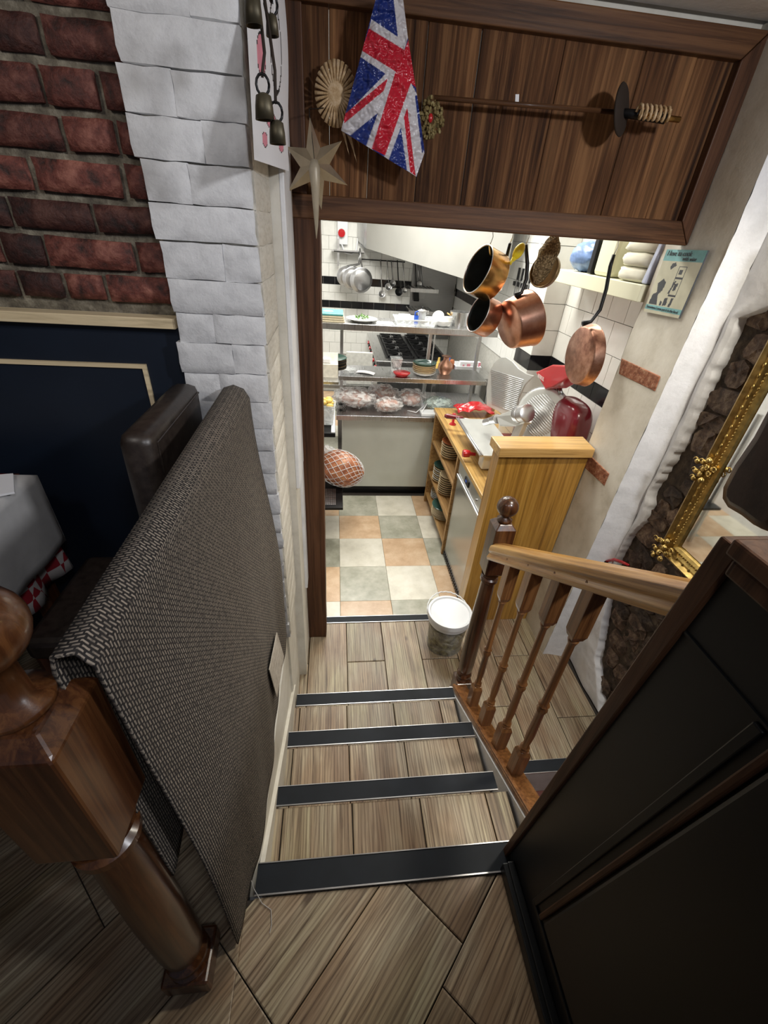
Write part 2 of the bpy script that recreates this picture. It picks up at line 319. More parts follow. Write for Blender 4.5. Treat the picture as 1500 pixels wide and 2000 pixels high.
def weave():
    m, t, p = nt('woven_blanket'); uv = N(t, 'ShaderNodeUVMap'); mp = N(t, 'ShaderNodeMapping'); L(t, uv.outputs[0], mp.inputs[0])
    nz = N(t, 'ShaderNodeTexNoise'); nz.inputs['Scale'].default_value = 70; nz.inputs['Detail'].default_value = 4; L(t, uv.outputs[0], nz.inputs[0])
    dn_ = N(t, 'ShaderNodeTexNoise'); dn_.inputs['Scale'].default_value = 90; L(t, uv.outputs[0], dn_.inputs[0]); ds = N(t, 'ShaderNodeVectorMath', operation='SCALE'); ds.inputs['Scale'].default_value = .003; L(t, dn_.outputs['Color'], ds.inputs[0]); da = N(t, 'ShaderNodeVectorMath', operation='ADD'); L(t, uv.outputs[0], da.inputs[0]); L(t, ds.outputs[0], da.inputs[1]); L(t, da.outputs[0], mp.inputs[0])
    b = N(t, 'ShaderNodeTexBrick'); b.inputs['Color1'].default_value = (.33, .275, .215, 1); b.inputs['Color2'].default_value = (.25, .21, .165, 1); b.inputs['Mortar'].default_value = (.014, .011, .010, 1)
    b.inputs['Scale'].default_value = 1; b.inputs['Brick Width'].default_value = .0135; b.inputs['Row Height'].default_value = .0055; b.inputs['Mortar Size'].default_value = .0019; b.offset = .38; b.inputs['Mortar Smooth'].default_value = .35
    mp.inputs['Rotation'].default_value = (0, 0, R(90)); L(t, mp.outputs[0], b.inputs[0])
    c = mix(t, b.outputs[0], (.02, .016, .014), ramp(t, nz.outputs[0], [(.48, (0, 0, 0)), (.70, (.7, .7, .7))]))
    L(t, c, p.inputs['Base Color']); p.inputs['Roughness'].default_value = .85; bump(t, p, b.outputs[1], -.6, .002); return m
WEAVE = weave()
def gingham():
    m, t, p = nt('red_gingham'); tc = N(t, 'ShaderNodeTexCoord'); ck = N(t, 'ShaderNodeTexChecker'); ck.inputs['Scale'].default_value = 26; ck.inputs[1].default_value = (.30, .01, .02, 1); ck.inputs[2].default_value = (.5, .46, .44, 1); L(t, tc.outputs['Object'], ck.inputs[0])
    L(t, ck.outputs[0], p.inputs['Base Color']); p.inputs['Roughness'].default_value = .85; return m
GINGHAM = gingham()

# ================================================================== SETTING
ZL, ZK, ZP = -.72, -.90, -.92          # landing, kitchen, pit floors
def pieces_poly(name, poly, z0, z1, ang, mat, parent, bev=.0015):
    c = V((0, 0)); 
    for p in poly: c += V((p[0], p[1]))
    c /= len(poly); rot = Matrix.Rotation(-ang, 2)
    n = len(poly); vs = []
    loc = [rot @ (V((p[0], p[1]))-c) for p in poly]; h = z1-z0
    ins = [q*(1-.004/max(q.length, .01)) for q in loc]
    vs = [(q.x, q.y, 0) for q in loc] + [(q.x, q.y, h-bev) for q in loc] + [(q.x, q.y, h) for q in ins]
    fs = [(i, (i+1) % n, n+(i+1) % n, n+i) for i in range(n)] + [(n+i, n+(i+1) % n, 2*n+(i+1) % n, 2*n+i) for i in range(n)] + [list(range(2*n, 3*n))]
    me = bpy.data.meshes.new(name); me.from_pydata(vs, [], fs); me.materials.append(mat)
    o = bpy.data.objects.new(name, me); C.collection.objects.link(o); o.parent = parent
    o.location = V((c.x, c.y, z0)) - wloc(parent); o.rotation_euler = (0, 0, ang); return o
G = .002
# upper floor with diagonal plank tiles
fl = obj('floor', MB().box((-2.4, -1.6, -.06), (-.232, 1.42, -.012)).box((-.232, -1.6, -.06), (.66, .412, -.012)), GROUT); tag(fl, kind='structure')
s2 = math.sqrt(2)
for k in range(-7, 6):
    c0 = .043 + (k)*.3335 - .3335                       # x - y band
    cjs = {-1: .606, -2: .05, -4: -.188}.get(k, None)
    lj = {0: .606, -1: .05, -2: -.55, -3: -.188}.get(k, (k*.47) % 1.27)
    for j in range(-3, 4):
        a0, a1 = lj-1.27*j-1.27, lj-1.27*j
        pts = []
        for (cc, ss) in ((c0+G, a0+G), (c0+.3335-G, a0+G), (c0+.3335-G, a1-G), (c0+G, a1-G)):
            pts.append(V(((ss+cc)/2, (ss-cc)/2)))
        for zone in ('a', 'b'):
            q = pts
            for n_, d in ((((1, 0), -.234), ((-1, 0), 2.3), ((0, 1), 1.34), ((0, -1), .9)) if zone == 'a' else (((1, 0), .56), ((-1, 0), .234), ((0, 1), .412), ((0, -1), .9))):
                if len(q) >= 3: q = clip(q, n_, d)
            if len(q) >= 3:
                ar = abs(sum(q[i].x*q[(i+1) % len(q)].y-q[(i+1) % len(q)].x*q[i].y for i in range(len(q))))/2
                if ar > 4e-4: pieces_poly('plank', q, -.012, 0, R(-45), W_FLOOR, fl)
# stairs
st = obj('staircase', MB().box((-.205, .42, -.80), (.632, .70, -.192)).box((-.205, .70, -.80), (.632, 1.0, -.372)).box((-.205, 1.0, -.80), (.632, 1.30, -.552)), GROUT); tag(st, 'straight flight of wood-effect tiled stairs with black nosing strips', kind='structure')
XJ = [-.205, -.175, .06, .30, .54, .622]
for (y0, y1, z) in ((.42, .70, -.18), (.70, 1.0, -.36), (1.0, 1.30, -.54)):
    for a, b in zip(XJ[:-1], XJ[1:]):
        pieces_poly('plank', [V((a+G, y0+.002)), V((b-G, y0+.002)), V((b-G, y1-.004)), V((a+G, y1-.004))], z-.012, z, 0, W_FLOOR, st)
def nosing(parent, p0, p1, y0, y1, z, yaw=0):
    n = obj('nosing', MB().box((p0, y0+.003, z), (p1, y1-.003, z+.004)).box((p0, y1-.003, z-.03), (p1, y1+.001, z+.003)), BLACKMETAL, parent)
    obj('metal_edging', MB().box((p0, y0-.001, z-.001), (p1, y0+.0025, z+.0055)), ALU, n); obj('metal_edging', MB().box((p0, y1-.001, z-.003), (p1, y1+.0015, z+.0055)), ALU, n)
nosing(st, -.212, .55, .416, .486, 0)
nosing(st, -.212, .592, .702, .764, -.18); nosing(st, -.203, .622, 1.0, 1.064, -.36); nosing(st, -.195, .632, 1.302, 1.366, -.54)
obj('riser', MB().box((-.205, .455, -.19), (.632, .48, -.004)), W_FLOOR, st)
# left stringer, sloping
obj('string_board', MB().prism([(-.2, .43, -.004), (-.2, 1.38, -.47), (-.2, 1.38, -.70), (-.2, .43, -.20)], (-.0135, 0, 0)), PLASTER, st)
# landing
fl2 = obj('floor', MB().box((-.25, 1.30, -.80), (.70, 2.07, ZL-.012)).box((.70, 1.0, -.80), (1.55, 2.07, ZL-.012)), GROUT); tag(fl2, kind='structure')
for c in range(-1, 7):
    x0, x1 = .075+.233*(c-1), .075+.233*c
    joints = [1.695-.0] if c % 2 == 1 else [1.27 if c > 4 else 1.355]
    ys = [.9] + joints + [2.01]
    for a, b in zip(ys[:-1], ys[1:]):
        q = [V((x0+G, a+G)), V((x1-G, a+G)), V((x1-G, b-G)), V((x0+G, b-G))]
        regs = [((-.235, .70), (1.30, 2.01)), ((.70, 1.52), (1.045, 2.01))]
        for (xa, xb), (ya, yb) in regs:
            qq = q
            for n_, d in (((1, 0), xb), ((-1, 0), -xa), ((0, 1), yb), ((0, -1), -ya)):
                if len(qq) >= 3: qq = clip(qq, n_, d)
            if len(qq) >= 3 and max(p.x for p in qq)-min(p.x for p in qq) > .012 and max(p.y for p in qq)-min(p.y for p in qq) > .02: pieces_poly('plank', qq, ZL-.012, ZL, 0, W_FLOOR, fl2)
nosing(fl2, -.19, .84, 2.008, 2.062, ZL); nosing(fl2, .72, 1.50, .99, 1.05, ZL)
# pit floor and riser
tag(obj('floor', MB().box((.64, -1.2, ZP-.05), (1.6, 1.02, ZP)), plain('red_floor', (.16, .05, .04), .6)), kind='structure')
tag(obj('wall_pit', MB().box((.70, .993, ZP), (1.52, .9995, -.732)), PLASTER), kind='structure')
# kitchen floor
fk = obj('floor', MB().box((-1.4, 2.05, ZK-.06), (2.0, 7.6, ZK-.006)), GROUT); tag(fk, kind='structure')
ty = [2.39-.39, 2.39, 2.795, 3.19, 3.57]; ty += [3.57+.39*i for i in range(1, 11)]
for ci in range(-3, 6):
    for ri in range(len(ty)-1):
        x0, x1 = .041+.392*(ci-1), .041+.392*ci
        y0 = max(ty[ri], 2.066)
        if y0 >= 3.9 and ri > 4 and (ci > 0): continue
        pieces_poly('tile', [V((x0+.001, y0+.001)), V((x1-.001, y0+.001)), V((x1-.001, ty[ri+1]-.001)), V((x0+.001, ty[ri+1]-.001))], ZK-.006, ZK, 0, FT[(ri+ci-1) % 3], fk, .001)

# ---- brick building block
def brick_mesh(seed, wavy=.10, eg=.25):
    rnd = random.Random(seed); vs = []; nu, nz = 4, 3
    for j in range(nz+1):
        for i in range(nu+1):
            u, v_ = i/nu*2-1, j/nz*2-1
            edge = max(abs(u)**6, abs(v_)**5)
            vs.append((u*(1-.02*rnd.random())+rnd.uniform(-.02, .02), -.5+edge*eg+rnd.uniform(0, wavy), v_*(1-.04*rnd.random())+rnd.uniform(-.05, .05)))
    n = len(vs); fs = [(j*(nu+1)+i, j*(nu+1)+i+1, (j+1)*(nu+1)+i+1, (j+1)*(nu+1)+i) for j in range(nz) for i in range(nu)]
    ring = [i for i in range(nu+1)] + [j*(nu+1)+nu for j in range(1, nz+1)] + [nz*(nu+1)+i for i in range(nu-1, -1, -1)] + [j*(nu+1) for j in range(nz-1, 0, -1)]
    for r in ring: vs.append((vs[r][0], .5, vs[r][2]))
    k = len(ring); fs += [(ring[(i+1) % k], ring[i], n+i, n+(i+1) % k) for i in range(k)]
    return vs, fs
BM = {}
def brick(parent, c, size, mat, seed, rz=0, name='brick'):   # size: width (along face), depth, height; face looks to -Y before rz
    key = (mat.name, seed % 6)
    if key not in BM:
        vs, fs = brick_mesh(seed % 6, .10 if mat in (RED_BRICK, BRICK_BIT) else .07, .25 if mat in (RED_BRICK, BRICK_BIT) else .10); me = bpy.data.meshes.new('brick'); me.from_pydata([(a/2, b, c_/2) for a, b, c_ in vs], [], fs); me.materials.append(mat); me.shade_smooth(); me.set_sharp_from_angle(angle=R(75)); BM[key] = me
    o = bpy.data.objects.new(name, BM[key]); C.collection.objects.link(o); o.parent = parent; o.location = V(c)-wloc(parent); o.scale = size; o.rotation_euler = (0, 0, rz); return o
# red brick wall (back of the dining corner) at Y 1.36
wb = obj('wall_back', MB().box((-2.4, 1.372, -.02), (-.43, 1.60, 2.2)), MORTAR); tag(wb, kind='structure')
k = 0; z = 1.285; row = 0
rnd = random.Random(3)
while z < 2.15:
    h = .078 + rnd.uniform(-.004, .004); x = -.40 + (row % 2)*.1
    while x > -1.7:
        wdt = rnd.choice([.215, .215, .20, .11]) + rnd.uniform(-.01, .01)
        x1 = min(x, -.42); x0 = x-wdt
        if x1-x0 > .03: brick(wb, ((x0+x1)/2, 1.372-.008+rnd.uniform(-.004, .004), z+h/2), (x1-x0-.012-rnd.uniform(0, .008), .035, h-.012-rnd.uniform(0, .007)), RED_BRICK, k, 0).rotation_euler = (0, rnd.uniform(-.02, .02), 0)
        x = x0; k += 1
    z += h; row += 1
# white painted brick pier
WP = obj('wall_left', MB().box((-.428, 1.322, -.05), (-.205, 1.62, 2.2)).box((-.428, 1.62, -.95), (-.165, 2.05, 2.2)).box((-.40, .43, -.80), (-.214, 1.322, -.05)).box((-.40, 1.322, -.80), (-.205, 1.62, -.05)), PLASTER); tag(WP, kind='structure')
rnd = random.Random(5); z = -.02; row = 0
lefts = lambda zz: -.436 - .008*math.sin(zz*9) - max(0, zz-1.5)*.03
while z < 2.14:
    h = .081 + rnd.uniform(-.006, .006); xl = lefts(z)+rnd.uniform(-.006, .006); xr = -.197+rnd.uniform(-.004, .003)
    xs = [xl, xl+(.105 if row % 2 else .215)*(xr-xl)/.25, xr] if row % 2 else [xl, xr]
    if row % 3 == 2: xs = [xl, (xl+xr)/2+.03, xr]
    for a, b in zip(xs[:-1], xs[1:]):
        brick(WP, ((a+b)/2, 1.322-.012+rnd.uniform(-.002, .002), z+h/2), (b-a+.001, .03, h-.0012), WHITE_BRICK, k); k += 1
    # return face of the same course
    brick(WP, (-.205+.004, 1.322+.145, z+h/2), (.30, .022, h-.0005), PLASTER, k, R(90)); k += 1
    z += h; row += 1
for i in range(4):    # a few courses of the pier below the dining floor, seen past the blanket
    pass
tag(obj('trim_1', MB().box((-.165, 1.62, .55), (-.150, 1.89, 2.1)).box((-.175, 1.80, -.2), (-.152, 1.893, .55)), PLASTER_W, bevel=.003), kind='structure')
# wainscot
wn = obj('wainscot', MB().box((-2.4, 1.345, 0), (-.435, 1.371, 1.235)), NAVY, bevel=.002)
tag(wn, kind='structure'); 
obj('dado_rail', MB().box((-2.4, 1.315, 1.235), (-.437, 1.371, 1.262)), W_PINE, wn, bevel=.002)
for lo, hi in (((-1.6, 1.338, 1.118), (-.548, 1.345, 1.130)), ((-.56, 1.338, .35), (-.548, 1.345, 1.118))): obj('gilt_bead', MB().box(lo, hi), W_PINE, wn)
tag(obj('wall_side', MB().box((-2.5, -1.6, -.05), (-2.4, 1.6, 2.2)), NAVY), kind='structure')
# ceilings
tag(obj('ceiling', MB().box((-2.5, -1.6, 2.15), (1.75, 1.93, 2.25)), PLASTER_W), kind='structure')
tag(obj('ceiling', MB().box((-1.5, 1.99, 2.4), (2.1, 7.7, 2.5)), PLASTER_W), kind='structure')
# door wall above / left of opening
dw = obj('wall_door', MB().box((-1.5, 1.96, -.95), (-.165, 2.05, 2.4)).box((-.165, 1.96, 2.125), (1.7, 2.05, 2.4)), PLASTER); tag(dw, kind='structure')
# right wall A (door reveal) with exposed brick bits; slightly raked
def xA(z): return 1.335 + (z+.72)*.036 if z < 1.5 else 1.415
wa = MB()
def fa(u, v_):
    z = -.72 + v_*2.87; y = 1.70 + u*.355
    return V((xA(z) + .006*noise.noise(V((y*6, z*6, 0))) , y, z))
wa.grid(fa, 8, 40); 
def fa2(u, v_):      # end face towards the viewer: from A out to B
    z = -.72 + v_*2.87; x = xA(z) + u*(1.50-xA(z)); return V((x, 1.70 - .045*u*u + .006*noise.noise(V((x*20, z*20, 0))), z))
def fa3(u, v_): z = -.72 + v_*2.87; return V((xA(z)+u*(1.60-xA(z)), 2.055, z))
wa.grid(fa3, 1, 10)
WA = obj('wall_right', wa, PLASTER, smooth=True, org=(1.4, 1.7, -.72)); tag(WA, kind='structure')
for (pts) in ([(1.7525, 1.048), (2.05, 1.050), (2.03, .981), (1.745, .985)], [(1.80, .545), (2.05, .55), (2.05, .47), (1.80, .475)]):
    cy = sum(p[0] for p in pts)/4; cz = sum(p[1] for p in pts)/4
    obj('brick', MB().prism([(xA(cz)-.004, y, z) for y, z in pts], (.03, 0, 0)), BRICK_BIT, WA, bevel=.003)
# right wall B: white band then rubble stone, X 1.5
tag(obj('wall_right', MB().box((1.535, -1.2, -.95), (1.75, 1.72, 2.2)), STONE_M), kind='structure')
wst = empty('wall_stone', (1.535, 1.0, -.72), kind='structure')
def band_edge(z): 
    P = [(-.8, 1.20), (-.68, 1.285), (-.5, 1.46), (-.1, 1.60), (.2, 1.665), (.42, 1.585), (.54, 1.635), (.8, 1.592), (1.09, 1.598), (1.31, 1.60), (1.36, 1.50), (1.42, 1.40), (1.55, 1.36), (2.2, 1.34)]
    for (a, b), (c, d) in zip(P[:-1], P[1:]):
        if a <= z <= c: return b + (d-b)*(z-a)/(c-a)
    return P[-1][1]
def be(z): return min(band_edge(z), 1.645) + .012*noise.noise(V((0, 0, z*30))) + .006*noise.noise(V((3, 0, z*110)))
bd = MB()
def fb(u, v_):
    z = -.72 + v_*2.87; y1 = be(z); y = 1.655*(1-u) + y1*u
    x = 1.50 + .007*noise.noise(V((y*9, z*9, 2))) + (.045 if u > .97 else 0)
    return V((x - .012*(1-abs(2*u-1)), y, z))
bd.grid(fb, 14, 260); bd.grid(fa2, 5, 80); BD = obj('wall_band', bd, PLASTER_W, smooth=True); tag(BD, kind='structure')
# stones
rnd = random.Random(11); sm = []
for s_ in range(7):
    r2 = random.Random(s_); n = 12; ringo = [(math.copysign(abs(math.cos(2*math.pi*i/n+.2))**.55, math.cos(2*math.pi*i/n+.2))*r2.uniform(.82, 1.08), math.copysign(abs(math.sin(2*math.pi*i/n+.2))**.55, math.sin(2*math.pi*i/n+.2))*r2.uniform(.82, 1.08)) for i in range(n)]
    vs = [(1, a*1.0, b*1.0) for a, b in ringo] + [(.15+r2.uniform(-.1, .1), a*.9, b*.9) for a, b in ringo] + [(-.1+r2.uniform(-.5, .5), a*.5+r2.uniform(-.1, .1), b*.5) for a, b in ringo] + [(r2.uniform(-.7, .2), r2.uniform(-.2, .2), 0)]
    fs = [(i, (i+1) % n, n+(i+1) % n, n+i) for i in range(n)] + [(n+i, n+(i+1) % n, 2*n+(i+1) % n, 2*n+i) for i in range(n)] + [(2*n+i, 2*n+(i+1) % n, 3*n) for i in range(n)]
    me = bpy.data.meshes.new('stone'); me.from_pydata(vs, [], fs); me.materials.append(STONE); me.shade_smooth(); me.set_sharp_from_angle(angle=R(30)); sm.append(me)
z = -.72; i = 0
while z < 1.75:
    h = rnd.uniform(.07, .12); y = .45 + rnd.uniform(0, .1)
    while True:
        wd = rnd.uniform(.08, .19)
        if y + wd*.75 > be(min(z+h/2, 2.1)) + .03: break
        o = bpy.data.objects.new('stone', sm[i % 7]); C.collection.objects.link(o); o.parent = wst
        o.location = V((1.525+rnd.uniform(-.008, .008), y+wd/2, z+h/2+rnd.uniform(-.01, .01))) - wst.location
        o.scale = (.012+rnd.uniform(0, .012), wd*.53, h*.53); o.rotation_euler = (rnd.uniform(-.3, .3), 0, 0); y += wd; i += 1
    z += h*.94
# balustrade wall / stringer on the right of the stairs
def zb(y): return -.285 - .58*(y-.918)
tag(obj('wall_stringer', MB().prism([(.636, .50, zb(.50)-.03), (.636, 1.42, zb(1.42)-.03), (.636, 1.42, -.75), (.636, .50, -.92)], (.062, 0, 0)), PLASTER_W), kind='structure')

# ================================================================== HATCH + POST
ht = empty('plank_hatch', (.6, 1.95, 1.52), 'dark brown boarded panel of old planks in a timber frame above the kitchen doorway', 'panel')
Yh = 1.93
js = [-.172, -.02, .115, .291, .465, .745, 1.028, 1.215, 1.352]
for i, (a, b) in enumerate(zip(js[:-1], js[1:])):
    sh = 0; g = [.0003, .0007, .0008, .0011, .0008, .0008, .0004, .0004][i]
    obj('plank', MB().prism([(a+g, Yh+.012+.003*(i % 2), 1.56), (b-g, Yh+.012+.003*(i % 2), 1.56), (b-g+sh, Yh+.012+.003*(i % 2), 2.10), (a+g+sh, Yh+.012+.003*(i % 2), 2.10)], (0, .022, 0)), W_HATCH, ht, bevel=.0045)
def frame_piece(pts, mat): obj('frame_rail', MB().prism(pts, (0, .05, 0)), mat, ht, bevel=.004)
frame_piece([(-.178, Yh-.018, 1.517), (1.408, Yh-.018, 1.525), (1.35, Yh-.018, 1.604), (-.178, Yh-.018, 1.59)], W_FRAME)
frame_piece([(-.178, Yh-.018, 2.055), (1.35, Yh-.018, 2.052), (1.418, Yh-.018, 2.126), (-.178, Yh-.018, 2.126)], W_FRAME)
frame_piece([(1.41, Yh-.018, 1.525), (1.42, Yh-.018, 2.126), (1.352, Yh-.018, 2.052), (1.352, Yh-.018, 1.604)], W_FRAMEZ)
frame_piece([(-.178, Yh-.012, 1.59), (-.10, Yh-.012, 1.59), (-.10, Yh-.012, 2.055), (-.178, Yh-.012, 2.055)], W_FRAMEZ)
pm = MB()
def fpost(s0, s1):
    return [(-.165+.0, 1.895, s0), (-.052, 1.895, s0), (-.052, 1.895, s1), (-.165, 1.895, s1)]
pv = []
for i in range(25):
    z = -.72 + i/24*2.24; j = .003*noise.noise(V((0, 0, z*6))); k2 = .003*noise.noise(V((5, 0, z*6)))
    pv.append([V((-.168, 1.895+j, z)), V((-.054+k2, 1.893+j, z)), V((-.052+k2, 1.96, z)), V((-.168, 1.96, z))])
vs = [q for r_ in pv for q in r_]; fs = [(i*4+j, i*4+(j+1) % 4, (i+1)*4+(j+1) % 4, (i+1)*4+j) for i in range(24) for j in range(4)] + [(3, 2, 1, 0), (96, 97, 98, 99)]
pm.add(vs, fs); tag(obj('door_post', pm, W_FRAMEZ, bevel=.006), 'dark timber post at the left side of the kitchen doorway', 'post')

# ================================================================== NEWELS, RAIL, BALUSTERS
def square_turned(mb, c, segs, n=8): pass
def newel(name, cx, cy, z0, zb0, zb1, wd, ballr, ztop, mat, label, group=None, zs=None):
    e = empty(name, (cx, cy, z0), label, 'newel post', group)
    h = wd/2; ch = .022
    base_h = zs or .16
    b = MB(); b.box((cx-h, cy-h, z0), (cx+h, cy+h, z0+base_h)); obj('base_block', b, mat, e, bevel=.006)
    r = h*.92; s0, s1 = z0+base_h, zb0; H = s1-s0
    prof = [(r*.98, 0), (r*1.0, .008), (r*.78, .02), (r*.98, .035), (r*.98, .05), (r*.74, .062), (r*.92, .09), (r*.97, .14), (r*.95, H*.5), (r*.80, H-.09), (r*.76, H-.05), (r*.98, H-.04), (r*.98, H-.025), (r*.78, H-.018), (r*.98, H)]
    obj('turned_shaft', MB().lathe(prof, (cx, cy, s0), n=32), mat, e, smooth=True, auto=40)
    B = MB(); q = h*.62
    lv = [(q, zb0), (h, zb0+ch), (h, zb1-ch), (q, zb1)]
    vs = []
    for hw, z in lv: vs += [(cx-hw, cy-hw, z), (cx+hw, cy-hw, z), (cx+hw, cy+hw, z), (cx-hw, cy+hw, z)]
    fs = [(i*4+j, i*4+(j+1) % 4, (i+1)*4+(j+1) % 4, (i+1)*4+j) for i in range(3) for j in range(4)] + [(3, 2, 1, 0), (12, 13, 14, 15)]
    B.add(vs, fs); obj('head_block', B, mat, e, bevel=.004)
    cz = ztop-ballr
    prof = [(q*.9, zb1-.002), (q*1.15, zb1+.006), (q*1.15, zb1+.014), (q*.6, zb1+.022), (q*.55, cz-ballr*.93)] + [(ballr*math.sin(math.pi*t/16), cz-ballr*math.cos(math.pi*t/16)) for t in range(3, 17)]
    obj('ball_finial', MB().lathe([(a, b_-z0) for a, b_ in prof], (cx, cy, z0), n=32), mat, e, smooth=True)
    return e
newel('newel_post', .712, 1.44, ZL, .215, .505, .090, .045, .622, W_NEWEL, 'dark turned newel post with ball top at the foot of the stairs')
newel('newel_post', -.334, .302, 0.0, .765, 1.052, .102, .046, 1.213, W_NEWEL, 'dark newel post with ball top in the near left corner beside the draped blanket', zs=.07)
hr = MB()
def zr(y): return .42 - .657*(y-1.374)          # rail top edge line at X .70
prof = [(-.030, -.018), (-.034, -.006), (-.026, .008), (-.033, .018), (-.030, .034), (-.016, .044), (.016, .044), (.030, .034), (.033, .018), (.026, .008), (.034, -.006), (.030, -.018)]
vs = []; ys_ = [1.405, 1.1, .8, .50, .30]
for y in ys_: vs += [V((.697+a*1.2, y, zr(y)+b*1.45-.050)) for a, b in prof]
n = len(prof); fs = [(i*n+j, i*n+(j+1) % n, (i+1)*n+(j+1) % n, (i+1)*n+j) for i in range(len(ys_)-1) for j in range(n)] + [list(range(n))[::-1], list(range((len(ys_)-1)*n, len(ys_)*n))]
hro = obj('handrail', MB().add(vs, fs), W_HONEY, bevel=.003); ang_ = math.atan(-.657); hro.data.transform(Matrix.Rotation(-ang_, 4, 'X')); hro.rotation_euler = (ang_, 0, 0)
tag(hro, 'honey-coloured moulded wooden handrail sloping down to the ball-topped newel', 'handrail')
br = MB().prism([(.640, .48, zb(.48)), (.640, 1.40, zb(1.40)), (.640, 1.40, zb(1.40)-.028), (.640, .48, zb(.48)-.028)], (.078, 0, 0))
brr = obj('base_rail', br, W_BAL, bevel=.003); tag(brr, 'brown base rail sloping beneath the four balusters', 'rail')
obj('fillet_strip', MB().prism([(.643, .48, zb(.48)), (.643, 1.40, zb(1.40)), (.643, 1.40, zb(1.40)+.01), (.643, .48, zb(.48)+.01)], (.014, 0, 0)), W_BAL, brr, bevel=.002)
for i, (y, lab) in enumerate(((.772, 'nearest, next to the black partition'), (.912, 'second from the black partition'), (1.063, 'second from the newel'), (1.215, 'next to the newel'))):
    z0 = zb(y)-.012; z1 = zr(y)-.055; hh = z1-z0; w2 = .0225
    e = empty('baluster', (.68, y, z0), 'turned brown wooden baluster '+lab, 'baluster', 'balusters under the stair handrail')
    cx = .683
    def sq(za, zb_, sl0, sl1, nm):
        vs = []
        for z, w_ in ((za, w2*(.75 if sl0 else 1)), (za+.02, w2), (zb_-.02, w2), (zb_, w2*(.7 if sl1 else 1))): vs += [(cx-w_, y-w_, z), (cx+w_, y-w_, z), (cx+w_, y+w_, z), (cx-w_, y+w_, z)]
        obj(nm, MB().add(vs, [(q*4+j, q*4+(j+1) % 4, (q+1)*4+(j+1) % 4, (q+1)*4+j) for q in range(3) for j in range(4)] + [(3, 2, 1, 0), (12, 13, 14, 15)]), W_BAL, e, bevel=.002)
    sq(z0, z0+.17, 0, 1, 'foot_block'); sq(z1-.20, z1, 1, 0, 'head_block')
    a = z0+.168; b = z1-.198; H = b-a; r = .0185
    pr = [(r*.8, 0), (r*1.0, .006), (r*.7, .014), (r*.95, .022), (r*.62, .032), (r*.85, .10), (r*.72, H*.42-.02), (r*1.02, H*.42), (r*.72, H*.42+.012), (r*1.02, H*.42+.024), (r*.68, H*.42+.035), (r*.6, H-.03), (r*.9, H-.012), (r*.7, H-.006), (r*.8, H)]
    obj('turned_shaft', MB().lathe(pr, (cx, y, a), n=20), W_BAL, e, smooth=True, auto=45)
# the rail carrying the blanket, only its end shows
tag(obj('handrail', MB().tube([(-.280, .36, 1.080), (-.294, 1.345, 1.052)], .021, 12), W_HONEY, smooth=True), 'wooden rail under the woven blanket, its end let into the white brick pier', 'handrail')

# ================================================================== BLANKET
bl = MB(); NU, NVV = 60, 60
uvs = []
def fbk(u, v_):       # u along Y, v over the drape from left hem to right hem
    y0, y1 = .322, 1.275; rd_ = .024+.020*u; ox = -.280-.014*u; arc = math.pi*rd_
    top = 1.112 - .012*u; Lr = 1.09; Ll = .60
    s = v_*(Lr+arc+Ll); yy = y0 + u*(y1-y0)
    xr = -.236 + .030*min(1, u*5.5) + .004*math.sin(yy*11)
    if s < Ll: x = ox-rd_-.008*math.sin(yy*14)*(1-s/Ll); z = top-rd_-Ll+s
    elif s < Ll+arc:
        a = (s-Ll)/arc*math.pi; x = ox - rd_*math.cos(a); z = top-rd_+rd_*math.sin(a)
    else:
        t = (s-Ll-arc)/Lr; z = top-rd_ - t*(top-rd_-.012-.015*u); xx = ox+rd_
        q = min(1, t*1.5); x = xx + (xr-xx)*(q*q*(3-2*q)) + .003*math.sin(yy*30+t*4)*t
        yy += .012*math.sin(t*3)*(1-u)
    return V((x, yy, z))
bl.grid(fbk, NU, NVV)
BK = obj('blanket', bl, WEAVE, smooth=True)
uvl = BK.data.uv_layers.new(name='UVMap')
for p in BK.data.polygons:
    for li in p.loop_indices:
        vi = BK.data.loops[li].vertex_index; i, j = vi % (NU+1), vi // (NU+1)
        uvl.data[li].uv = (i/NU*.953, j/NVV*1.81)
BK.modifiers.new('s', 'SOLIDIFY').thickness = .004
tag(BK, 'dark brown and beige woven blanket draped over the rail left of the stairs', 'blanket')
obj('sewn_label', MB().prism([at(540, 1235, X=-.199), at(554, 1282, X=-.199), at(540, 1362, X=-.199), at(525, 1308, X=-.199)], (.002, 0, 0)), mottled('label_fabric', (.35, .30, .24), (.48, .43, .36), (.58, .53, .45), 60, .9, .4, 0), BK)
tag(obj('loose_thread', MB().tube([(-.236, .47, .05), (-.215, .43, .012), (-.19, .40, .003), (-.165, .385, .0025), (-.16, .355, .0025), (-.163, .34, .0025)], .0009, 5), GINGHAM_W), 'thin loose thread lying by the first stair nosing next to the blanket', 'thread')

